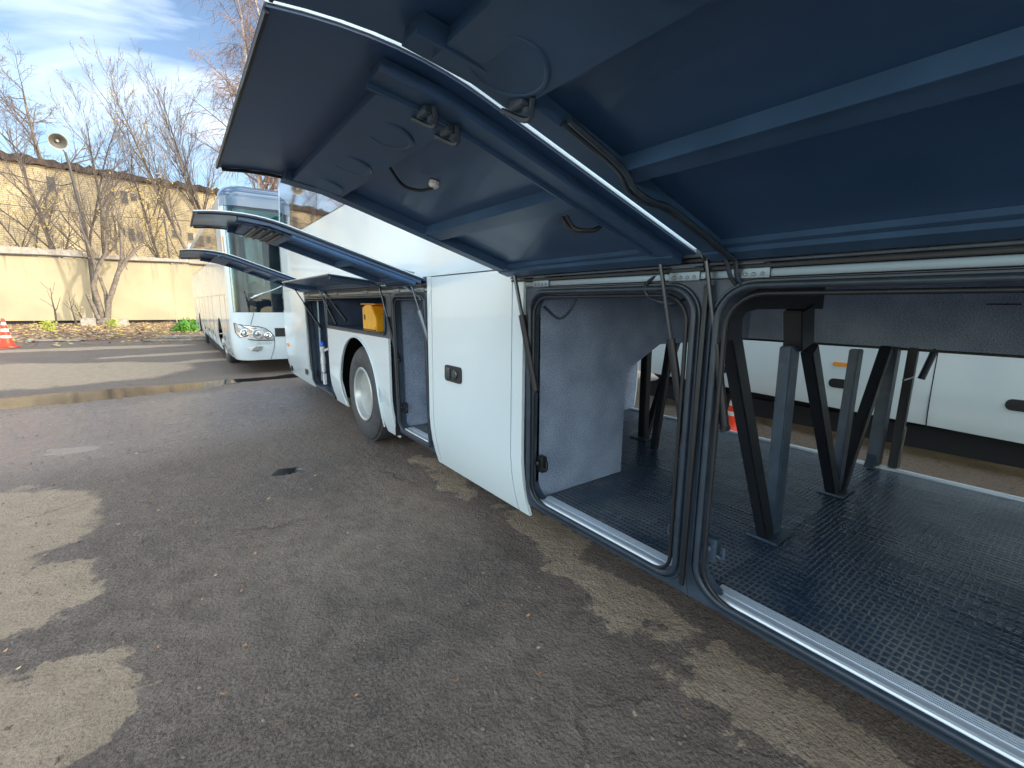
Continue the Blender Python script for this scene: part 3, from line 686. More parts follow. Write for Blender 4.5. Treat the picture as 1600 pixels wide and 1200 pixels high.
# ---- raised luggage doors
def make_door(y0, y1, ang, Ln=1.32, zb=.25, tw=0.0, plate=None, rib=None, skinm=M_white, rails=True, discs=(), short=False, endplates=()):
    a = radians(ang); d = Vector((-cos(a), 0, sin(a))); n = Vector((-sin(a), 0, -cos(a)))
    H = Vector((HX-.012, 0, HZ+.012))
    def P(s, y, k):   # k: depth below the outer skin
        aa = a+radians(tw)*(y-y0)/(y1-y0); dd = Vector((-cos(aa), 0, sin(aa))); nn = Vector((-sin(aa), 0, -cos(aa)))
        tk = 0 if short else .115*max(0, (s-.92)/.45)**2
        v = H+dd*s+nn*(tk+k); v.y = y; return v
    bm = B(); shell(bm, lambda y, s, t: P(s, y, .006*t), lin(y0, y1, 3), lin(0, Ln, 26)); door = obj('luggage_door', bm, skinm, coach, smooth=40)
    bm = B(); e = .004
    shell(bm, lambda y, s, t: P(s, y, .0075+.004*t), lin(y0+e, y1-e, 3), lin(.004, Ln-e, 26)); obj('inner_skin', bm, M_inner, door, smooth=40)
    Li = Ln-.20 if not short else Ln-.02
    wd = .11 if not short else .04
    def slab(s0, s1, ya, yb, k0, k1, bev=.006, m=M_inner2, nm='door_rail', ns=8):
        bm = B(); shell(bm, lambda y, s, t: P(s, y, k0+(k1-k0)*t), [ya, yb], lin(s0, s1, ns))
        if bev: pass
        return obj(nm, bm, m, door, smooth=30)
    slab(.012, .075, y0+(.045 if .8 < y0 < 1 else .01), y1-(.045 if y1 < 1 else .01), .012, .045); slab(.078, .10, y0+wd, y1-wd, .012, .030)
    slab(.076, Li, y1-wd, y1-(.045 if y1 < 1 else .01), .012, .040); slab(.076, Li, y0+(.045 if .8 < y0 < 1 else .01), y0+wd, .012, .040)
    for ya in (y0+wd, y1-wd):   # folded lip on the side rails
        slab(.11, Li, ya-.004, ya+.004, .012, .05, nm='rail_lip')
    if rib: 
        for (s0, s1) in rib:
            slab(s0, s1, y0+wd+.005, y1-wd-.005, .012, .046, nm='cross_rib'); slab(s0-.022, s0-.001, y0+wd+.005, y1-wd-.005, .012, .016, nm='rib_flange'); slab(s1+.001, s1+.004, y0+wd+.005, y1-wd-.005, .012, .052, nm='rib_flange')
    if plate:
        s0, s1, ya, yb = plate
        slab(s0, s1, ya, yb, .045, .049, nm='latch_cover', m=M_inner2); slab(s0, s0+.004, ya, yb, .012, .045, nm='cover_side'); slab(s1-.004, s1, ya, yb, .012, .045, nm='cover_side')
        for (s, y, r) in discs:
            p = P(s, y, .0505); bm = B(); lathe(bm, [(r, -.002), (r-.004, .0022), (r-.009, .0024), (r-.011, .0008), (.001, .0008)], p, n, 40); obj('round_boss', bm, M_inner2, door, smooth=30)
        for (s, y) in endplates:
            p = P(s, y, .03); bm = B(); box(bm, (p.x-.014, p.y-.022, p.z-.03), (p.x+.014, p.y+.022, p.z-.012), .004); tube(bm, [p+Vector((0, -.04, -.02)), p+Vector((.02, 0, -.045)), p+Vector((-.01, .05, -.02))], .006, 6)
            lathe(bm, [(.011, 0), (.011, .010), (.006, .014)], p+Vector((.01, -.01, -.03)), (0, 0, -1), 10); obj('latch', bm, M_frame, door, smooth=30)
    # edge rubber
    bm = B(); 
    if y1 > 1: tube(bm, [P(s, y1-.006, .018) for s in lin(.02, Ln-.02, 20)], .006, 6)
    if y0 < .8 or y0 > 1: tube(bm, [P(s, y0+.006, .018) for s in lin(.02, Ln-.02, 20)], .006, 6)
    tube(bm, [P(Ln-.006, y, .014) for y in lin(y0+.01, y1-.01, 5)], .005, 6)
    objs('edge_rubber', bm, M_black, door, smooth=60)
    return door, P, n
def gas_strut(p, q, f=.45, r1=.008, r2=.0155, bracket=True, m=M_black):
    p, q = Vector(p), Vector(q); mid = p.lerp(q, f)
    bm = B(); tube(bm, [mid, q], r2, 10); lathe(bm, [(.014, -.014), (.014, .014)], q, (1, 0, 0), 10); o = obj('gas_strut', bm, m, coach, smooth=40)
    bm = B(); tube(bm, [p, mid], r1, 8); lathe(bm, [(.011, -.012), (.011, .012)], p, (1, 0, 0), 10); obj('strut_rod', bm, M_rod, o, smooth=40)
    if bracket:
        bm = B(); prism(bm, [p+Vector((-.045, -.006, .05)), p+Vector((.05, -.006, .035)), p+Vector((.012, -.006, -.018)), p+Vector((-.010, -.006, -.018))], (0, .010, 0)); obj('strut_bracket', bm, m if bracket is True else bracket, o)
# door over the first bay
d1, P1, n1 = make_door(.878, 1.962, 16.5, 1.325, plate=(.925, 1.10, 1.0, 1.90), rib=[(.485, .56)], discs=[(1.01, 1.78, .068), (1.01, 1.48, .068), (1.01, 1.17, .068)], endplates=[(1.0, .98), (.93, 1.0)])
bm = B(); tube(bm, [P1(.92+.01*i, 1.385+.05*sin(i*.0), .03) for i in range(2)], .008, 6)
c0 = P1(.92, 1.40, .03); c1 = P1(.85, 1.44, .05); c2 = P1(.80, 1.42, .05); c3 = P1(.768, 1.385, .035); bm.free(); bm = B(); tube(bm, [c0, c1, c2, c3], .005, 6); obj('cable', bm, M_black, d1, smooth=60)
bm = B(); lathe(bm, [(.018, 0), (.018, .012), (.010, .02)], P1(.768, 1.385, .014), n1, 10); obj('connector', bm, M_wplast, d1, smooth=30)
for k in range(2):
    bm = B(); tube(bm, [P1(.46, 1.08-.02*k, .045), P1(.42, 1.07-.02*k, .07), P1(.38, 1.03-.02*k, .065), P1(.36, 1.0, .045)], .006, 6); obj('cable', bm, M_black, d1, smooth=60)
# door over the main bay, above the camera
d2, P2, n2 = make_door(-.58, .856, 16.3, 1.325, plate=(.885, 1.075, -.20, .79), rib=[(.54, .60)], discs=[(.975, .70, .080), (.975, .35, .080)], endplates=[(.90, .76)])
bm = B()
for k in range(2): tube(bm, [P2(.80, .735-.02*k, .045), P2(.62, .735-.015*k, .05), P2(.55, .745-.02*k, .07), P2(.48, .735-.015*k, .07), P2(.40, .74-.015*k, .05), P2(.2, .735-.012*k, .05), P2(.05, .735-.01*k, .05), Vector((HX-.03, .735-.01*k, 1.62))], .007, 6)
obj('cable', bm, M_seal, d2, smooth=60)
# door of the bay behind the wheel, locker door, front bay door
d3, P3, n3 = make_door(3.0, 3.74, 17.0, 1.36, tw=.9, plate=(.86, 1.12, 3.06, 3.70), discs=[], endplates=[(.86, 3.05), (.84, 3.06)], rib=[(.42, .455)])
bm = B()
for k in range(4):
    c = [P3(.92+.045*k, y, .055) for y in (3.10, 3.35, 3.64)]; tube(bm, c, .011, 6)
objs('latch_slot', bm, M_black, d3, smooth=60)
bm = B(); tube(bm, [P3(s, 3.03, .058) for s in lin(.05, .88, 8)], .022, 8); obj('torsion_tube', bm, M_inner2, d3, smooth=60)
d4, P4, n4 = make_door(3.78, 5.72, 6.0, .46, short=True)
d5, P5, n5 = make_door(5.77, 6.86, 19.3, 1.40, plate=(.95, 1.10, 5.8, 6.8), rib=[(.40, .44), (.70, .74)], endplates=[(1.08, 5.79)])
# gas struts
gas_strut((HX-.045, 1.89, 1.655), (HX+.02, 1.765, 1.02), .38, r1=.010, r2=.019)
gas_strut((HX-.045, 1.005, 1.635), (HX+.045, .905, .965), .43)
gas_strut((HX-.02, .842, 1.635), (HX+.04, .752, 1.045), .50)
gas_strut((HX-.10, 3.08, 1.66), (HX+.03, 3.02, 1.18), .5, bracket=M_rail, m=M_rail)
gas_strut((HX-.03, 3.85, 1.62), (HX+.03, 3.62, .985), .42)
gas_strut((HX-.14, 6.85, 1.70), (HX+.0, 6.0, 1.14), .42, m=M_black)
gas_strut((HX-.03, 5.7, 1.62), (HX+.10, 5.3, 1.28), .5, bracket=False)
gas_strut((HX-.05, 5.82, 1.64), (HX+.06, 5.55, 1.22), .5, bracket=False)
bm = B()
for y in (3.66, 3.72, 4.95): box(bm, (HX-.10, y-.03, 1.635), (HX-.02, y+.03, 1.665), .004); tube(bm, [(HX-.07, y-.04, 1.62), (HX-.03, y, 1.66), (HX-.08, y+.04, 1.63)], .008, 6); lathe(bm, [(.014, 0), (.014, .02)], (HX-.05, y, 1.632), (0, 0, -1), 10)
obj('hinge_bracket', bm, M_steel, coach, smooth=30)

# ---- wheel builder (axis along x; outer face toward -x)
def wheel(x, y, z, parent, R=.51, sgn=-1, deep=True, w_=.27):
    ax = (sgn, 0, 0)
    bm = B()
    pr = [(R*.53, -w_), (R*.88, -w_), (R*.97, -w_+.03)]
    for g in range(5):
        t = -w_+.03+(w_-.06)*(g+.5)/5
        pr += [(R, t-.018), (R, t+.014), (R*.975, t+.016), (R*.975, t+.020)]
    pr += [(R*.975, -.035), (R*.955, -.012), (R*.90, .004), (R*.80, .014), (R*.70, .012), (R*.61, .002), (R*.53, -.02)]
    lathe(bm, pr, (x, y, z), ax, 64, caps=False)
    # lug cuts: small blocks round the shoulder
    for k in range(48):
        a = 2*pi*k/48; c = Vector((x, y+R*.985*cos(a), z+R*.985*sin(a))); d_ = Vector((0, cos(a), sin(a))); t_ = Vector((0, -sin(a), cos(a)))
        bar(bm, c+Vector((-sgn*.035, 0, 0))+t_*.0, c+Vector((-sgn*(.035), 0, 0))+Vector((-sgn*.05, 0, 0))+t_*.012, .03, .02, tuple(t_))
    tyre = obj('wheel', bm, M_tyre, parent, smooth=35)
    bm = B()
    if deep: pr = [(R*.60, -.05), (R*.635, .004), (R*.61, .010), (R*.565, .002), (R*.54, -.03), (R*.50, -.11), (R*.46, -.15), (R*.30, -.155), (R*.27, -.10), (R*.18, -.08), (R*.17, -.06), (.01, -.055)]
    else: pr = [(R*.60, -.05), (R*.635, .004), (R*.61, .010), (R*.565, .002), (R*.54, -.02), (R*.48, -.02), (R*.36, .03), (R*.24, .035), (R*.22, .07), (R*.14, .08), (.01, .08)]
    pr = [(r_*.90, t_) for r_, t_ in pr]
    lathe(bm, pr, (x, y, z), ax, 48); 
    for k in range(10):
        a = 2*pi*k/10; lathe(bm, [(.014, 0), (.014, .025), (.007, .03)], (x+sgn*(-.155 if deep else .0), y+R*.34*cos(a), z+R*.34*sin(a)), ax, 6)
    obj('rim', bm, M_rim, tyre, smooth=30)
    return tyre
wheel(1.525, AY, .51, coach); wheel(1.87, AY, .51, coach); wheel(3.87, AY, .51, coach, sgn=1)
wheel(1.56, -1.42, .51, coach, deep=False); wheel(3.88, -1.42, .51, coach, sgn=1, deep=False)

# white fittings with a blue cap in the front bay
bm = B(); lathe(bm, [(.03, 0), (.034, .02), (.034, .08), (.028, .10), (.028, .17), (.035, .18), (.035, .25)], (1.60, 6.55, .62), (0, 0, 1), 14); lathe(bm, [(.02, 0), (.028, .03), (.028, .1), (.02, .12)], (1.60, 6.55, .50), (0, 0, 1), 12)
box(bm, (1.585, 6.52, .33), (1.625, 6.58, .49), .006); tube(bm, [(1.60, 6.55, .80), (1.66, 6.49, .84), (1.70, 6.43, .84)], .018, 8)
ff = obj('fluid_filter', bm, M_wplast, coach, smooth=40)
bm = B(); lathe(bm, [(.03, 0), (.043, .01), (.043, .05), (.03, .07), (.01, .072)], (1.60, 6.55, .872), (0, 0, 1), 16); obj('filter_cap', bm, M_blue, ff, smooth=40)

# yellow wheel chock standing in the locker
ck = thing('wheel_chock', 'yellow plastic wheel chock standing in the locker above the wheel', 'wheel chock', (1.60, 4.3, 1.20))
bm = B()
prism(bm, [(1.50, 4.12, 1.201), (1.50, 4.50, 1.201), (1.50, 4.50, 1.43), (1.50, 4.40, 1.455), (1.50, 4.24, 1.45), (1.50, 4.12, 1.33)], (.17, 0, 0)); bmesh.ops.bevel(bm, geom=bm.edges[:], offset=.006, segments=2, affect='EDGES')
obj('chock_body', bm, M_yellow, ck, smooth=30)
bm = B(); box(bm, (1.492, 4.13, 1.212), (1.4985, 4.47, 1.222), .001); prism(bm, [(1.494, y, z) for y, z in rrect(4.42, 4.445, 1.31, 1.36, .01, 4)], (.004, 0, 0)); lathe(bm, [(.006, 0), (.006, .004)], (1.497, 4.15, 1.24), (-1, 0, 0), 8)
obj('chock_slot', bm, M_black, ck)
bm = B(); box(bm, (1.488, 4.10, 1.431+.026), (1.68, 4.515, 1.468), .003); obj('chock_lip', bm, mat('orange_plastic', (.75, .26, .03), .45), ck)

# ================================================================ OTHER COACHES (local builder)
def make_coach(label, W=1.25, Lc=12.0, H=3.78, belt=2.46, wz=1.27):
    """built at the origin: near side at x=0.., front at y=0 facing -Y; x 0..2W"""
    t = thing('coach', label, 'coach', (0, 0, 0), 0, 'coaches parked in the yard')
    c = W
    def sx(z): return .085*max(0, (.7-z)/.45)**2+.03*max(0, (z-2.4)/1.6)**2
    def plan(u, z):      # u in 0..1 across the front: rounded corner, nearly flat middle, rounded corner
        k = min(u, 1-u)
        if k < .12: th = k/.12*pi/2; x = .30*(1-cos(th)); y = .55-.42*sin(th)
        else: q = (k-.12)/.76; x = .30+(2*W-.6)*q; y = .13-.08*sin(pi*q)**2
        if u > .5: x = 2*W-x
        x = c+(x-c)*(W-sx(z))/W
        return x, y+.12*max(0, (z-1.2)/2.6)**1.5+.05*max(0, (.7-z)/.4)**2
    def fr(bm, z0, z1, u0, u1, th=.03, off=0, nu=40, nz=12):
        def f(u, z, k):
            x, y = plan(u, z); return (x+(c-x)*(th*k+off)*.6, y+th*k+off, z)
        return shell(bm, f, lin(u0, u1, nu), lin(z0, z1, nz))
    holes = [2.6, 9.35]
    def low(y):
        for h_ in holes:
            if abs(y-h_) < .60: return .5+sqrt(.60**2-(y-h_)**2)
        return 0
    for side in (0, 1):
        def X(z): return sx(z) if side == 0 else 2*W-sx(z)
        s_ = 1 if side == 0 else -1
        bm = B(); ys = [.55]
        for h_ in holes: ys += [h_+.6*cos(radians(a)) for a in range(180, -1, -9)]
        ys += [Lc-.25]
        def f(y, v, k):
            a = max(.29, low(y)); z = a+(belt-a)*v; return (X(z)+s_*.02*k, y, z)
        shell(bm, f, ys, lin(0, 1, 18)); objs('body_panel', bm, M_white, t, smooth=35)
        yy = [1.35, 3.1, 4.95, 6.8, 8.65, 10.5, Lc-.4]
        for a, b_ in zip(yy, yy[1:]):
            bm = B(); shell(bm, lambda y, z, k: (X(z)-s_*.004+s_*.014*k, y, z), [a+.008, b_-.008], lin(belt+.005, H-.45, 6)); obj('side_window', bm, M_glass, t, smooth=30)
        bm = B(); shell(bm, lambda y, z, k: (X(z)+s_*.02*k, y, z), [.55, 1.345], lin(belt+.002, H-.3, 8)); shell(bm, lambda y, z, k: (X(z)+s_*.02*k, y, z), [Lc-.4, Lc-.25], lin(belt+.002, H-.3, 8))
        shell(bm, lambda y, z, k: (X(z)+s_*.02*k, y, z), [1.35, Lc-.402], lin(H-.445, H-.3, 4)); objs('pillar', bm, M_white, t, smooth=30)
        # seams, handles, lamps
        bm = B()
        for y in (.95, 1.95, 3.95, 5.05, 6.39, 7.35, 8.5, 10.2, 11.1): shell(bm, lambda v, z, k: (X(z)-s_*.002+s_*.01*k, y+v, z), [0, .008], lin(.33, 1.62, 10))
        shell(bm, lambda y, z, k: (X(z)-s_*.002+s_*.01*k, y, z), [.6, Lc-.3], [1.62, 1.628]); objs('panel_seam', bm, M_black, t)
        bm = B()
        for y in (1.65, 4.48, 5.80, 7.12, 10.6): prism(bm, [(X(z)-s_*.004, y+a, z) for a, z in rrect(-.09, .09, .62, .72, .045, 6)], (s_*.01, 0, 0))
        objs('door_handle', bm, M_black, t)
        bm = B()
        for y in (1.5, 5.80, 8.30, 10.8): prism(bm, [(X(z)-s_*.012, y+a, z) for a, z in rrect(-.07, .07, .86, .90, .016, 5)], (s_*.013, 0, 0))
        objs('side_marker', bm, M_orange, t)
    # roof
    bm = B()
    def froof(y, a, k):
        cc = cos(a); xh = W-.03; x = c-xh*math.copysign(abs(cc)**.4, cc); z = H-.32+.32*abs(sin(a))**.75; return (x+(c-x)*.02*k, y, z-.02*k)
    shell(bm, froof, lin(.62, Lc-.2, 20), [radians(a) for a in range(0, 181, 6)]); obj('roof', bm, M_white, t, smooth=40)
    # front
    bm = B(); fr(bm, .29, wz, 0, 1, nu=60); fr(bm, wz+.002, H-.45, 0, .050, nu=10); fr(bm, wz+.002, H-.45, .95, 1, nu=10); objs('front_panel', bm, M_white, t, smooth=35)
    bm = B()
    def ff(u, z, k):
        x, y = plan(u, min(z, H-.3)); q = max(0, (z-(H-.26))/.26); y += .35*q*q; x = x+(c-x)*.12*q*q
        return (x+(c-x)*.02*k, y+.03*k, z)
    shell(bm, ff, lin(0, 1, 40), lin(H-.448, H, 12)); obj('front_cap', bm, mat('blue_black_glass', (.03, .07, .13), .06, coat=1, ior=1.7) if 'blue_black_glass' not in MATS else MATS['blue_black_glass'], t, smooth=40)
    bm = B(); fr(bm, wz+.004, H-.452, .052, .948, th=.008, nu=50); obj('windshield', bm, M_clear, t, smooth=40)
    # things behind the glass
    bm = B(); fr(bm, wz+.01, 1.66, .055, .945, th=.02, off=.05, nu=50); obj('dashboard', bm, M_navy, t, smooth=40)
    bm = B(); box(bm, (.12, 1.3, .6), (2*W-.12, 1.33, H-.5)); obj('cab_wall', bm, M_greyint, t)
    bm = B()
    def cf(u, z, k):
        x, y = plan(u, z); return (x, y+.16+.03*sin(u*70+z*1.2)+.02*k, z+(.05*sin(u*40) if z < 1.9 else 0))
    shell(bm, cf, lin(.15, .27, 40), lin(1.84, H-.95, 14)); obj('curtain', bm, M_curtain, t, smooth=60)
    bm = B(); fr(bm, H-.66, H-.50, .09, .91, th=.006, off=.02, nu=50); obj('sun_band', bm, M_green, t, smooth=40)
    bm = B(); fr(bm, H-1.02, H-.62, .10, .90, th=.01, off=.10, nu=50); obj('sun_blind', bm, mat('blind_cloth', (.34, .42, .42), .7, var=.2, vscale=3) if 'blind_cloth' not in MATS else MATS['blind_cloth'], t, smooth=40)
    bm = B(); fr(bm, H-.60, H-.46, .06, .94, th=.01, off=.10, nu=50); obj('destination_panel', bm, M_navy, t, smooth=40)
    # wiper
    bm = B()
    pts = []
    for u, z in ((.17, 1.60), (.24, 1.66), (.32, 1.74), (.44, 1.90)):
        x, y = plan(u, z); pts.append((x, y-.02, z))
    tube(bm, pts, .012, 6); p0 = pts[0]; tube(bm, [(p0[0]-.06, p0[1]-.01, p0[2]-.05), pts[1]], .02, 6); obj('wiper', bm, M_steel, t, smooth=40)
    # seams, headlamps, fog lamps, letters
    bm = B()
    def on(u, z, o_=.004):
        x, y = plan(u, z); return Vector((x, y-o_, z))
    tube(bm, [on(.16, 1.265), on(.145, 1.14), on(.13, 1.03)], .005, 5); tube(bm, [on(.292, .70), on(.285, .55), on(.245, .30)], .005, 5)
    tube(bm, [on(.84, 1.265), on(.855, 1.14), on(.87, 1.03)], .005, 5); tube(bm, [on(.708, .70), on(.715, .55), on(.755, .30)], .005, 5)
    objs('panel_seam', bm, M_black, t)
    for mir in (0, 1):
        U = (lambda u: u) if not mir else (lambda u: 1-u)
        outline = [(.045, 1.06), (.085, 1.02), (.12, 1.00), (.18, .985), (.23, .95), (.265, .88), (.290, .78), (.292, .70), (.25, .695), (.18, .70), (.12, .72), (.07, .77), (.05, .86)]
        bm = B(); cu = sum(a for a, _ in outline)/len(outline); cz = sum(b_ for _, b_ in outline)/len(outline)
        k = len(outline)
        R0 = [bm.verts.new(on(U(a), z, .006)) for a, z in outline]; R1 = [bm.verts.new(on(U(cu+(a-cu)*.95), cz+(z-cz)*.93, .022)) for a, z in outline]; R2 = [bm.verts.new(on(U(cu+(a-cu)*.5), cz+(z-cz)*.5, .030)) for a, z in outline]; C0 = bm.verts.new(on(U(cu), cz, .032))
        for i in range(k):
            j = (i+1) % k; bm.faces.new([R0[i], R0[j], R1[j], R1[i]]); bm.faces.new([R1[i], R1[j], R2[j], R2[i]]); bm.faces.new([R2[i], R2[j], C0])
        hl = obj('headlight', bm, M_chrome, t, smooth=20)
        bm = B(); tube(bm, [on(U(a), z, .010) for a, z in outline], .006, 5, closed=True); obj('lamp_rim', bm, M_black, hl)
        for (u, z, r) in ((.095, .86, .075), (.17, .84, .09), (.245, .80, .065)):
            p = on(U(u), z, .028); q = on(U(u), z, .1)-on(U(u), z, 0); bm = B(); lathe(bm, [(r, 0), (r+.004, .012), (r-.006, .018), (r*.75, .004), (r*.5, .002), (r*.45, .02), (r*.2, .03), (.002, .032)], p, q, 24); obj('lamp_reflector', bm, M_chrome if u != .17 else M_steel, hl, smooth=30)
        bm = B(); o2 = [(.095, .575), (.15, .58), (.205, .575), (.19, .50), (.155, .47), (.115, .50)]
        a_ = [bm.verts.new(on(U(u), z, .004)) for u, z in o2]; b2 = [bm.verts.new(on(U(u), z, .014)) for u, z in o2]; bm.faces.new(b2)
        for i in range(6): bm.faces.new([a_[i], a_[(i+1) % 6], b2[(i+1) % 6], b2[i]])
        obj('fog_lamp', bm, M_steel, t)
        bm = B(); fr(bm, .77, .95, .300 if not mir else .52, .48 if not mir else .70, th=.010, off=-.008, nu=12, nz=4); obj('grille_trim', bm, M_black, t)
    # mirrors
    for s_ in (-1, 1):
        bx = c+s_*(W-.02); bm = B(); tube(bm, [(bx, .35, 3.4), (bx+s_*.18, .05, 3.35), (bx+s_*.20, .02, 3.1)], .02, 8); box(bm, (bx+s_*.20-.09, -.03, 2.65), (bx+s_*.20+.09, .06, 3.1), .03)
        if s_ > 0: obj('mirror', bm, M_white, t, smooth=40)
        else: bm.free()
    # chrome letters
    cu = bpy.data.curves.new('letters', 'FONT'); cu.body = 'AMOUN'; cu.size = .06; cu.extrude = .004; cu.space_character = 1.5
    tmp = bpy.data.objects.new('letters', cu); COL.objects.link(tmp); bpy.context.view_layer.update()
    me = bpy.data.meshes.new_from_object(tmp.evaluated_get(bpy.context.evaluated_depsgraph_get())); bpy.data.objects.remove(tmp)
    p = on(.155, .62, .004); q = on(.26, .62, .004); dx = (q-p).normalized()
    R_ = Matrix((dx, Vector((0, 0, 1)), dx.cross(Vector((0, 0, 1))))).transposed().to_4x4(); R_.translation = p
    me.transform(R_); me.materials.append(M_steel); o = bpy.data.objects.new('lettering', me); COL.objects.link(o); o.parent = t
    # corner marker
    bm = B(); pp = [(.004, 2.45), (.030, 2.45), (.030, 2.75), (.004, 2.75)]; a_ = [bm.verts.new(on(u, z, .004)) for u, z in pp]; b2 = [bm.verts.new(on(u, z, .02)) for u, z in pp]; bm.faces.new(b2)
    for i in range(4): bm.faces.new([a_[i], a_[(i+1) % 4], b2[(i+1) % 4], b2[i]])
    obj('corner_marker', bm, M_orange, t)
    # back, under, wheels
    bm = B()
    def fb(u, z, k):
        a = pi*u; x = c-(W-sx(z))*math.copysign(abs(cos(a))**.3, cos(a)); return (x+(c-x)*.02*k, Lc-.25+.25*abs(sin(a))**.5-.03*k, z)
    shell(bm, fb, lin(0, 1, 30), lin(.29, H-.05, 12)); obj('rear_panel', bm, M_white, t, smooth=35)
    bm = B(); box(bm, (.2, .5, .33), (2*W-.2, 2.2, .38)); box(bm, (.2, 3.7, .33), (2*W-.2, 8.2, .38)); box(bm, (.14, 3.6, .10), (.75, 8.3, .325)); box(bm, (2*W-.75, 3.6, .10), (2*W-.14, 8.3, .325)); box(bm, (.2, 9.7, .33), (2*W-.2, 11.6, .38)); box(bm, (1.0, .5, .38), (1.5, 11.6, 1.0))  # low boxes inside both skirts are added as a black band of shade
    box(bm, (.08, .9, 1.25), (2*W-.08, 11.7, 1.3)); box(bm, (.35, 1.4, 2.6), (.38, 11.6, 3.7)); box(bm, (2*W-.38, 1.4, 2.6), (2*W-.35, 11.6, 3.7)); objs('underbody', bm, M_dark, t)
    for y in holes:
        wheel(.10, y, .51, t, deep=(y > 5)); wheel(2*W-.10, y, .51, t, sgn=1, deep=(y > 5))
    return t
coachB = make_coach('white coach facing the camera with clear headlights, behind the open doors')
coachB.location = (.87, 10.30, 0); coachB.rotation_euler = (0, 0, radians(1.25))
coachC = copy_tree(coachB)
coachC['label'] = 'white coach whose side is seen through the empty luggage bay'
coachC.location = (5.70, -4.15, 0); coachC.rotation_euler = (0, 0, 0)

# ================================================================ CONES
def make_cone(loc, H, label):
    t = thing('traffic_cone', label, 'traffic cone', loc, 0, 'orange and white traffic cones')
    x, y, z = loc; s = H/.75
    bm = B(); prof_ = [(.20, .0), (.20, .012), (.185, .03), (.150, .05), (.125, .16)]
    bands = [(.125, .16, .36, 0)]
    def R(h): return .135-.105*(h/.75)
    def cone(h0, h1, m, nm):
        b_ = B(); lathe(b_, [(R(h0)*s, h0*s), (R(h1)*s, h1*s)], loc, (0, 0, 1), 28); obj(nm, b_, m, t, smooth=40)
    b_ = B(); lathe(b_, [(.225*s, 0), (.225*s, .018*s), (.19*s, .035*s), (.150*s, .06*s), (R(.14)*s, .14*s), (R(.25)*s, .25*s)], loc, (0, 0, 1), 28); obj('cone_base', b_, M_conc_red, t, smooth=40)
    for k, (a, b2) in enumerate(((.25, .32), (.32, .41), (.41, .49), (.49, .58), (.58, .66), (.66, .75))): cone(a+.0005, b2, M_cone_w if k % 2 == 0 else M_conc_red, 'white_band' if k % 2 == 0 else 'orange_band')
    return t
make_cone((-4.31, 20.5, 0), .90, 'orange and white striped traffic cone standing by the concrete wall, far left')
make_cone((5.30, 2.55, 0), .56, 'orange and white traffic cone in the gap between the two coaches')

# ================================================================ WALL, BUILDING
wall = thing('concrete_wall', 'long cream painted concrete wall with a dark pipe along its top', 'wall', (-4, 39.7, 0))
for k in range(10):
    x0 = -25.9+4.32*k
    bm = B(); box(bm, (x0+.02, 39.7, .22), (x0+4.30, 39.9, 4.10+.04*(k % 2)), .02); obj('wall_panel', bm, M_wall, wall)
    bm = B(); box(bm, (x0-.06, 39.66+.03, .0), (x0+.018, 39.95, 4.0), .01); obj('wall_post', bm, M_wall, wall)
random.seed(3)
for x0, x1, h in ((-26, -4.4, .42), (-4.38, 17.4, .28)):
    bm = B(); xs = lin(x0, x1, 60)
    jit = [random.uniform(-.03, .03) for _ in xs]
    shell(bm, lambda i, v, t: (xs[i], 39.62+.36*t, 4.16+v*(h+jit[i])), list(range(60)), [0, .5, 1]); obj('coping', bm, M_curb, wall)
bm = B(); tube(bm, [(-26+.9*i, 39.60, 4.16+.03*sin(i*.9)) for i in range(49)], .055, 8); obj('pipe', bm, M_iron, wall, smooth=60)
bm = B(); box(bm, (-26, 39.85, 0), (17.4, 39.9, .22)); obj('plinth', bm, M_dark, wall)

ba = math.atan(.18)
def bpnt(x): return 50.0+.18*(x+9)
bl = thing('brick_building', 'long yellow brick building with small dark windows behind the wall', 'building', (0, bpnt(0), 0), ba)
def bbox(name, a, b, m, bev=0):
    bm = B(); box(bm, a, b, bev); me = bpy.data.meshes.new(name); bmesh.ops.recalc_face_normals(bm, faces=bm.faces[:]); bm.to_mesh(me); bm.free(); me.materials.append(m)
    o = bpy.data.objects.new(name, me); COL.objects.link(o); o.parent = bl; return o
bbox('wall', (-32, 0, 0), (34, 12, 11.55), M_brick)
random.seed(5)
bm = B(); xs = lin(-32.3, 34.3, 200); jt = [random.uniform(-.10, .16) for _ in xs]; jb = [random.uniform(-.10, .05) for _ in xs]
shell(bm, lambda i, v, t: (xs[i], -.35+(-.05 if i % 2 else 0)+12.6*t, 11.56+jb[i]*(1-v)+v*(.42+jt[i])), list(range(200)), [0, 1])
me = bpy.data.meshes.new('roof_edge'); bm.to_mesh(me); bm.free(); me.materials.append(mat('mossy_roof', (.10, .075, .06), .9, col2=(.035, .028, .028), vscale=3)); o = bpy.data.objects.new('roof_edge', me); COL.objects.link(o); o.parent = bl
M_bwin = mat('dark_pane', (.05, .055, .06), .3)
win = [(-6.75, 10.0, .45, 1.15), (-7.4, 8.0, .45, .6), (-3.35, 10.35, .4, .6), (-2.55, 9.9, .45, 1.0), (-1.95, 10.2, .4, .6), (-3.0, 7.3, .4, .6), (-2.4, 6.9, .45, 1.0), (-1.85, 7.1, .4, .6), (.6, 7.5, .4, .65), (1.75, 7.4, .4, .65), (-.2, 10.2, .4, .5), (4.2, 10, .4, .6), (5, 7.5, .4, .6), (-11, 10, .45, 1.1), (-11.6, 7.6, .4, .6), (-14, 10, .45, .9), (8, 9.9, .4, .9), (11, 9.9, .4, .9)]
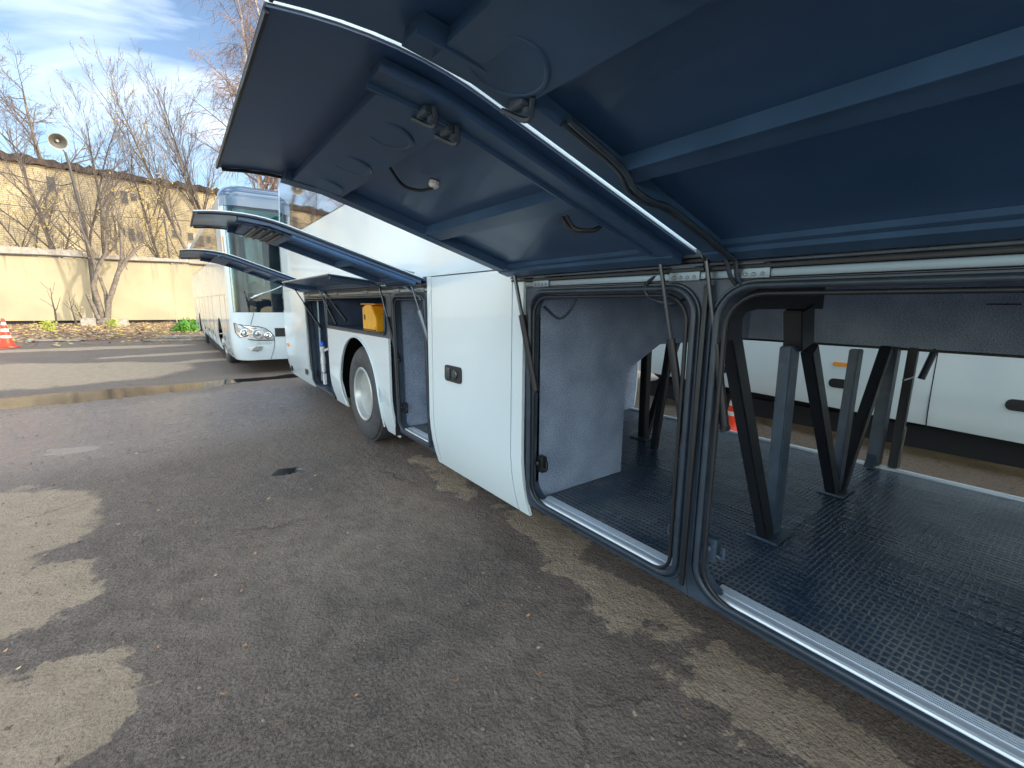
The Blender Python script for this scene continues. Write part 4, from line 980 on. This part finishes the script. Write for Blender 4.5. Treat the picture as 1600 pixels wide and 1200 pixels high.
for (x, z, w_, h_) in win:
    xl = x/cos(ba)
    o = bbox('window', (xl-w_/2, -.03, z-.3), (xl+w_/2, .05, z-.3+h_), M_bwin)
    for (a, b2) in (((xl-w_/2-.06, -.06, z-.36), (xl+w_/2+.06, .01, z-.302)),): 
        s = bbox('window_sill', a, b2, M_curb); s.parent = o

# cables from left to the pole, and a thin post on the wall
bm = B(); tube(bm, [(-30, 42.8, 10.6), (-18, 42.4, 9.7), (-7.79, 42, 9.21), (-6.4, 42, 8.95), (-5.19, 42, 8.82), (-4.4, 41, 8.9)], .028, 6); tag(rebase(obj('cable', bm, M_iron), (-18, 42.4, 0)), 'upper dark cable running from the left edge to the leaning pole', 'cable')
bm = B(); tube(bm, [(-25, 42, 8.1), (-8.04, 42, 7.32), (-4, 42, 7.15), (1.22, 42, 7.4), (9, 42, 7.7)], .022, 6); tag(rebase(obj('cable', bm, M_iron), (0, 42, 0)), 'lower thin cable crossing in front of the brick building', 'cable')
bm = B(); tube(bm, [(.02, 41.0, 0), (-.02, 41.0, 7.5)], .05, 8); tube(bm, [(-.35, 41, 7.3), (.35, 41, 7.35)], .03, 6); tag(rebase(obj('post', bm, M_iron, smooth=40), (0, 41, 0)), 'thin dark post behind the wall near the far coach', 'post')
# drain pipe on the building
# loudspeaker pole
lp = thing('loudspeaker_pole', 'dark leaning pole carrying a grey horn loudspeaker', 'loudspeaker pole', (-4.12, 39.2, 0))
bm = B(); tube(bm, [(-4.12, 39.2, 0), (-4.02, 39.2, 4.2), (-4.08, 39.2, 6.5), (-4.32, 39.2, 9.4), (-4.42, 39.2, 10.3)], [.13, .12, .10, .08, .06], 10); obj('pole', bm, M_iron, lp, smooth=60)
bm = B(); ho = Vector((-4.62, 38.75, 10.75)); hx = Vector((.35, -1, -.35)).normalized()
lathe(bm, [(0.050, -0.630), (0.067, -0.504), (0.076, -0.378), (0.126, -0.210), (0.235, -0.067), (0.420, 0.017), (0.445, 0.042), (0.420, 0.038), (0.336, -0.025), (0.218, -0.101), (0.101, -0.235), (0.084, -0.252), (0.084, -0.101), (0.071, -0.050), (0.002, -0.034)], ho, hx, 32)
hn = obj('horn', bm, M_horn, lp, smooth=50)
bm = B(); lathe(bm, [(0.395, 0.030), (0.319, -0.010), (0.202, -0.084), (0.101, -0.210)], ho, hx, 32, caps=False); obj('horn_mouth', bm, mat('horn_inside', (.07, .07, .065), .6), hn, smooth=50)
bm = B(); tube(bm, [ho-hx*.5, (-4.42, 39.2, 10.25)], .035, 6); obj('bracket', bm, M_iron, hn)

# ================================================================ TREES
def twigset():
    return {'v': [], 'f': [], 'm': []}
def add_limb(T, pts, rads, seg, mi=0):
    base = len(T['v']); k = len(pts); prev = None
    for i, p in enumerate(pts):
        d = (pts[min(i+1, k-1)]-pts[max(i-1, 0)])
        if d.length < 1e-6: d = Vector((0, 0, 1))
        d.normalize(); s = d.cross(Vector((.31, .17, .93)));
        if s.length < 1e-3: s = d.orthogonal()
        s.normalize(); u = s.cross(d)
        for j in range(seg):
            a = 2*pi*j/seg; T['v'].append(tuple(p+(s*cos(a)+u*sin(a))*rads[i]))
    for i in range(k-1):
        for j in range(seg):
            a = base+i*seg+j; b = base+i*seg+(j+1) % seg; T['f'].append((a, b, b+seg, a+seg)); T['m'].append(mi)
def leafq(T, p, s, mi, rnd):
    d = Vector((rnd.uniform(-1, 1), rnd.uniform(-1, 1), rnd.uniform(-1, .4))).normalized(); u = d.orthogonal().normalized(); b = len(T['v'])
    T['v'] += [tuple(p), tuple(p+d*s*.5+u*s*.35), tuple(p+d*s), tuple(p+d*s*.5-u*s*.35)]; T['f'].append((b, b+1, b+2, b+3)); T['m'].append(mi)
def grow(T, rnd, p, d, ln, r, lev, maxlev, cfg):
    seg = 6 if lev == 0 else (4 if lev == 1 else 3); n = 9 if lev == 0 else (6 if lev == 1 else 4)
    pts = [p.copy()]; dd = d.copy(); step = ln/n; up = cfg['up'][min(lev, len(cfg['up'])-1)]; wob = cfg['wob']
    for i in range(n):
        dd = (dd+Vector((rnd.gauss(0, wob), rnd.gauss(0, wob), rnd.gauss(0, wob*.6)+up))).normalized(); pts.append(pts[-1]+dd*step)
    rads = [max(r*(1-.85*i/n), cfg['rmin']) for i in range(n+1)]
    Tt = T[0] if lev == 0 else T[1]
    add_limb(Tt, pts, rads, seg)
    if lev < maxlev:
        cnt = cfg['n'][lev]
        for c in range(cnt):
            t = cfg['t0'][lev]+(1-cfg['t0'][lev])*(c+rnd.random())/cnt; i = min(n-1, int(t*n)); q = pts[i].lerp(pts[i+1], t*n-i)
            ax = (pts[i+1]-pts[i]).normalized(); az = rnd.uniform(0, 2*pi); o = ax.orthogonal().normalized(); o.rotate(Matrix.Rotation(az, 3, ax))
            ang = radians(rnd.uniform(*cfg['ang'])); nd = ax*cos(ang)+o*sin(ang)
            nd.y *= cfg.get('flat', 1); nd.normalize()
            grow(T, rnd, q, nd, ln*cfg['len'][lev]*(1.1-.55*t)*rnd.uniform(.7, 1.2), max(rads[i]*.55, cfg['rmin']), lev+1, maxlev, cfg)
    elif cfg.get('leaf', 0):
        for i in range(1, len(pts)):
            if rnd.random() < cfg['leaf']: leafq(Tt, pts[i], cfg['ls']*rnd.uniform(.6, 1.3), 1, rnd)
DEF = dict(up=[.03, .05, .04, .02], wob=.10, rmin=.0065, n=[12, 8, 6], t0=[.3, .15, .1], ang=(25, 55), len=[.42, .45, .42], leaf=0, ls=.1)
def tree(name, label, base, lean, H, r, seed, cat='tree', bark=M_bark, twig=M_twig, leafm=M_leafy, maxlev=3, group='bare trees behind the wall', **k):
    cfg = dict(DEF); cfg.update(k); rnd = random.Random(seed); T = (twigset(), twigset())
    d = Vector((lean[0], lean[1], 1)).normalized(); grow(T, rnd, Vector(base), d, H, r, 0, maxlev, cfg)
    t = thing(name, label, cat, base, 0, group)
    for nm, q, ms in (('trunk', T[0], [bark]), ('crown', T[1], [twig, leafm])):
        if not q['f']: continue
        o = obj(nm, (q['v'], q['f']), ms, t)
        if nm == 'crown': o.data.polygons.foreach_set('material_index', q['m'])
    return t
tree('bare_tree', 'tall bare tree with a thick pale trunk rising behind the roof, far left', (-8.0, 53.5+10, 0), (.06, 0), 22.5, .42, 11, bark=M_bark2, n=[15, 9, 7], t0=[.52, .15, .1], len=[.36, .45, .42], rmin=.012, ang=(30, 65))
tree('bare_tree', 'bare tree reddish with old leaves at the left edge', (-11.0, 46, 0), (.05, 0), 14.5, .2, 12, twig=M_twigp, leafm=M_leafr, leaf=.45, ls=.17, n=[14, 8, 7], rmin=.010, t0=[.45, .15, .1])
tree('bare_tree', 'slim bare tree just left of the loudspeaker pole', (-6.2, 44.5, 0), (.04, 0), 14.2, .17, 13, n=[16, 9, 6], t0=[.25, .15, .1], ang=(20, 45))
tree('bare_tree', 'bare forked tree just right of the loudspeaker pole', (-3.6, 43.4, 0), (-.02, 0), 13.2, .15, 14, n=[15, 9, 6], t0=[.25, .15, .1], ang=(15, 40), up=[.02, .06, .04, .02])
tree('bare_tree', 'bare tree leaning left with yellow leaves on its trunk, foremost of the leaning pair', (1.9, 43, 0), (-.17, 0), 15.2, .17, 15, bark=M_bark2, n=[16, 9, 6], t0=[.38, .15, .1], ang=(10, 32), up=[.05, .05, .04, .03], leaf=.06, ls=.13)
tree('bare_tree', 'bare tree leaning left behind the leaning tree with yellow leaves', (3.4, 44, 0), (-.12, 0), 15.6, .16, 16, n=[16, 9, 6], t0=[.4, .15, .1], ang=(10, 32), up=[.05, .05, .04, .03])
tree('bare_tree', 'thin bare tree with crossing branches behind the leaning pair', (.4, 46.5, 0), (-.02, 0), 14.5, .12, 61, n=[16, 9, 6], t0=[.3, .15, .1], ang=(15, 45))
tree('bare_tree', 'dense twiggy bare tree behind the loudspeaker horn', (-4.9, 47, 0), (.0, 0), 14.5, .14, 62, n=[16, 9, 6], t0=[.35, .15, .1], ang=(20, 55))
tree('bare_tree', 'upright bare tree above the roof of the far coach', (4.3, 45, 0), (-.02, 0), 15.8, .15, 17, n=[15, 9, 6], t0=[.4, .15, .1], ang=(12, 35), bark=M_bark2)
tree('bare_tree', 'low bushy bare tree with yellow leaves in front of the brick building', (-1.1, 42.5, 0), (.05, 0), 8.5, .08, 18, n=[12, 7, 4], t0=[.2, .1, .1], ang=(20, 60), leaf=.2, ls=.13)
BIRCH = dict(bark=M_birch, twig=M_twigp, up=[.03, -.03, -.16, -.26], ang=(20, 55), n=[34, 13, 7], t0=[.3, .15, .1], len=[.26, .5, .6], rmin=.008, leaf=.03, ls=.08)
tree('birch_tree', 'tall weeping birch with fine drooping twigs beside the raised door', (6.2, 41.5, 0), (-.02, 0), 27.5, .26, 21, **BIRCH)
tree('birch_tree', 'second weeping birch further right, mostly behind the raised door', (9.3, 43.5, 0), (.03, 0), 27.5, .25, 22, **BIRCH)
tree('bare_tree', 'bare tree with thin reddish twigs between the birch and the upright tree', (5.4, 47, 0), (-.03, 0), 20, .15, 23, twig=M_twigp, n=[15, 9, 6], t0=[.35, .15, .1], ang=(15, 40))
# slender saplings between the wall and the building
sap = [(-8.4, 42.2, 9.5, 31, .02, 'thin bare sapling at the left edge against the brick wall'), (-7.6, 42.6, 8.5, 32, -.08, 'crooked thin sapling beside the left edge sapling'), (-6.4, 43, 10, 33, -.02, 'straight thin sapling left of the loudspeaker pole'),
       (-5.3, 42.2, 9, 34, .05, 'dark thin sapling close to the left of the loudspeaker pole'), (-2.6, 42, 7.5, 35, .03, 'short sapling with yellow leaves right of the loudspeaker pole'), (-.3, 42.3, 8.6, 36, -.05, 'sapling with yellow leaves beside the thin dark post'),
       (1.2, 42.1, 8.6, 37, .04, 'sapling with yellow leaves just left of the far coach'), (-10, 42.5, 9.5, 38, .05, 'thin bare sapling outside the left edge'), (2.6, 42.4, 9.4, 39, -.12, 'yellow-leaved sapling leaning left above the far coach')]
for x, y, h, sd_, ln_, lb in sap:
    tree('sapling', lb, (x, y, 0), (ln_, 0), h, .075, sd_, cat='sapling', group='saplings behind the wall', maxlev=2 if sd_ % 2 else 3, n=[12, 6, 3], t0=[.25, .15, .1], ang=(20, 50), len=[.3, .5, .4], leaf=.20 if sd_ >= 35 or sd_ == 33 else .06, ls=.14, rmin=.009)
# multi-stem pruned tree at the wall
rnd = random.Random(5)
pt = thing('pruned_tree', 'pale multi-stemmed tree with cut limbs growing in front of the wall', 'tree', (-3.55, 37.6, 0))
T = twigset()
stems = [([(-3.65, 37.6, 0), (-3.75, 37.6, 1.2), (-3.9, 37.7, 2.4), (-3.55, 37.7, 3.6), (-3.1, 37.8, 4.4), (-2.9, 37.8, 5.8), (-3.0, 37.8, 7.0)], .16), ([(-3.5, 37.5, 0), (-3.3, 37.5, 1.4), (-2.75, 37.5, 2.9), (-2.35, 37.6, 4.2), (-2.25, 37.6, 5.6), (-2.3, 37.6, 6.6)], .17),
         ([(-3.75, 37.6, 0), (-4.0, 37.6, .9), (-4.25, 37.6, 1.9)], .17), ([(-3.45, 37.6, .6), (-3.4, 37.7, 2.0), (-3.65, 37.7, 3.4), (-3.85, 37.7, 4.7), (-4.1, 37.7, 6.0)], .11), ([(-2.75, 37.5, 3.0), (-2.2, 37.5, 4.0), (-1.6, 37.5, 4.75), (-1.3, 37.5, 5.0)], .13), ([(-3.1, 37.8, 4.3), (-2.6, 37.8, 4.9), (-2.5, 37.8, 6.2)], .09), ([(-3.8, 37.5, 0), (-3.5, 37.5, .3), (-3.2, 37.5, 0)], .3)]
T2_ = twigset()
for pts, r in stems:
    pp = [Vector(p) for p in pts]; add_limb(T, pp, [r*(1-.5*i/(len(pp)-1)) for i in range(len(pp))], 7)
    if pp[-1].z > 4:
        for q in range(13):
            i = rnd.randrange(max(1, len(pp)-3), len(pp)); b0 = pp[i]; grow((T2_, T2_), rnd, b0+Vector((0, 0, rnd.uniform(-.6, .2))), Vector((rnd.uniform(-.6, .6), rnd.uniform(-.4, .4), 1)).normalized(), rnd.uniform(.9, 2.6), .02, 1, 2, dict(DEF, leaf=.12, ls=.11, n=[5, 5, 3], rmin=.008))
obj('trunk', (T['v'], T['f']), M_bark2, pt, smooth=60)
o = obj('crown', (T2_['v'], T2_['f']), [M_twig, M_leafy], pt); o.data.polygons.foreach_set('material_index', T2_['m'])
# small dead saplings against the wall
for (x, y, h, ln_, lb, sd_) in ((-5.3, 35, 2.2, -.25, 'small dry forked sapling leaning against the wall near the cone', 51), (-4.7, 36, 1.7, -.08, 'short dry stick-like sapling left of the pruned tree', 52), (-4.35, 36.5, 1.3, -.15, 'thin yellow-leaved sapling beside the pruned tree', 53)):
    tree('dry_sapling', lb, (x, y, 0), (ln_, 0), h, .06, sd_, cat='sapling', group='dry saplings at the wall', maxlev=1, n=[5, 3, 2], t0=[.35, .2, .1], len=[.5, .4, .4], leaf=.3 if sd_ == 53 else 0, ls=.1, rmin=.012)
# green bush
bt = thing('green_bush', 'bright green leafy bush at the foot of the wall beside the far coach', 'bush', (.35, 27.6, 0))
T = twigset(); rnd = random.Random(9)
for i in range(3400):
    a = rnd.uniform(0, 2*pi); rr = sqrt(rnd.random()); z = rnd.random()
    lump = .8+.25*sin(a*3+1)+.15*sin(a*7)
    p = Vector((.35+.85*rr*cos(a)*lump*(1-.5*z), 27.6+.6*rr*sin(a)*lump, .03+.66*z*(1-.35*rr)*lump)); leafq(T, p, rnd.uniform(.05, .13), 0, rnd)
obj('foliage', (T['v'], T['f']), M_leafg, bt)
T = twigset()
for i in range(30):
    a = rnd.uniform(0, 2*pi); add_limb(T, [Vector((.35, 27.6, 0)), Vector((.35+.4*cos(a), 27.6+.3*sin(a), .4)), Vector((.35+.8*cos(a), 27.6+.5*sin(a), .75*rnd.uniform(.5, 1)))], [.015, .01, .006], 3)
obj('stem', (T['v'], T['f']), M_twig, bt)
for (x, y, lb, sd_) in ((-5.0, 30.5, 'tiny yellow-green weed in the leaf litter left of the pruned tree', 4), (-2.9, 33.5, 'tiny yellow-green weed in the leaf litter right of the pruned tree', 6)):
    T = twigset(); rnd = random.Random(sd_)
    for i in range(220): leafq(T, Vector((x+rnd.gauss(0, .14), y+rnd.gauss(0, .1), rnd.uniform(.02, .5))), rnd.uniform(.05, .12), 0, rnd)
    for i in range(8): add_limb(T, [Vector((x, y, 0)), Vector((x+rnd.gauss(0, .12), y, .45))], [.012, .006], 3)
    tag(rebase(obj('weed', (T['v'], T['f']), mat('weed_leaf_%d' % sd_, (.30, .36, .04), .6)), (x, y, 0)), lb, 'weed', 'weeds in the leaf litter')

# slabs of broken concrete at the foot of the wall
for (x0, x1, y0, y1, h, lb) in ((-.55, 2.0, 22.6, 23.2, .10, 'long pale concrete kerb slab lying beside the far coach'), (-1.0, 2.2, 21.1, 21.5, .06, 'thin pale concrete strip in front of the kerb slab'), (-4.3, -2.9, 22.6, 23.2, .06, 'flat pale concrete slab near the cone'),
                                (-4.5, -3.9, 35.9, 36.6, .45, 'squat concrete block left of the pruned tree foot'), (-3.1, -2.4, 35.9, 36.6, .40, 'squat concrete block right of the pruned tree foot')):
    bm = B(); box(bm, (x0, y0, 0), (x1, y1, h), .02)
    for v in bm.verts: v.co += Vector((random.uniform(-.03, .03), random.uniform(-.04, .04), random.uniform(-.01, .02) if v.co.z > .03 else 0))
    tag(rebase(obj('concrete_block', bm, M_curb), ((x0+x1)/2, (y0+y1)/2, 0)), lb, 'concrete block', 'concrete blocks near the wall')

# leaf litter (uncountable)
T = twigset(); rnd = random.Random(21)
for i in range(11000):
    y = 19.5+19.8*rnd.random()**.85; x = rnd.uniform(-14, 3.2)
    if y < 22.5 and rnd.random() < .75: continue
    if .6 < x and y < 23.5 and y > 12: continue
    s = rnd.uniform(.05, .11); a = rnd.uniform(0, 6.28); b = len(T['v']); z = rnd.uniform(.006, .06); c_, s_ = cos(a), sin(a)
    for (u, v, h) in ((-1, 0, rnd.uniform(0, .04)), (0, -.6, 0), (1, 0, rnd.uniform(0, .05)), (0, .6, rnd.uniform(0, .03))): T['v'].append((x+s*(u*c_-v*s_), y+s*(u*s_+v*c_), z+h))
    T['f'].append((b, b+1, b+2, b+3)); T['m'].append(rnd.choice((0, 0, 1, 2, 3)))
o = obj('leaf_litter', (T['v'], T['f']), [mat('dead_leaf_brown', (.24, .155, .10), .8), mat('dead_leaf_tan', (.46, .36, .22), .8), mat('dead_leaf_rust', (.27, .135, .09), .8), mat('dead_leaf_yellow', (.58, .45, .12), .8)]); o.data.polygons.foreach_set('material_index', T['m']); o['kind'] = 'stuff'
# pebbles and crumbs on the asphalt (uncountable)
bm = B(); rnd = random.Random(33)
def pebble(bm, x, y, s):
    r = bmesh.ops.create_icosphere(bm, subdivisions=1, radius=s); sx_, sy_, sz_ = rnd.uniform(.7, 1.3), rnd.uniform(.6, 1.1), rnd.uniform(.35, .7); a = rnd.uniform(0, 6.28)
    for v in r['verts']:
        q = v.co; q = Vector((q.x*sx_, q.y*sy_, q.z*sz_))*rnd.uniform(.85, 1.15); v.co = Vector((x+q.x*cos(a)-q.y*sin(a), y+q.x*sin(a)+q.y*cos(a), s*.25+q.z))
for i in range(4200):
    y = .2+9*rnd.random()**1.6; x = rnd.uniform(-1.2-.35*y, 1.75) if rnd.random() < .9 else rnd.uniform(3.9, 5.6)
    pebble(bm, x, y, rnd.choice((.0025, .003, .0035, .004, .004, .005, .007, .009)))
o = struct('gravel', bm, mat('pebble', (.27, .24, .21), .8, col2=(.10, .09, .085), vscale=12), 'stuff', smooth=60)
T = twigset(); rnd = random.Random(35)
for i in range(150):
    y = .7+8*rnd.random()**1.3; x = rnd.uniform(-.9-.35*y, 1.6); s = rnd.uniform(.006, .014)*(1+.06*y); a = rnd.uniform(0, 6.28); b = len(T['v']); c_, s_ = cos(a), sin(a)
    for (u, v, h) in ((-1, 0, .006), (-.3, -.6, .002), (.6, -.5, .004), (1.1, 0, .010), (.5, .55, .005), (-.4, .5, .003)): T['v'].append((x+s*(u*c_-v*s_), y+s*(u*s_+v*c_), h))
    T['f'].append(tuple(range(b, b+6))); T['m'].append(rnd.choice((0, 0, 1)))
o = obj('fallen_leaves', (T['v'], T['f']), [mat('fresh_dead_leaf', (.48, .27, .15), .6), mat('pale_dead_leaf', (.5, .42, .28), .6)]); o.data.polygons.foreach_set('material_index', T['m']); o['kind'] = 'stuff'
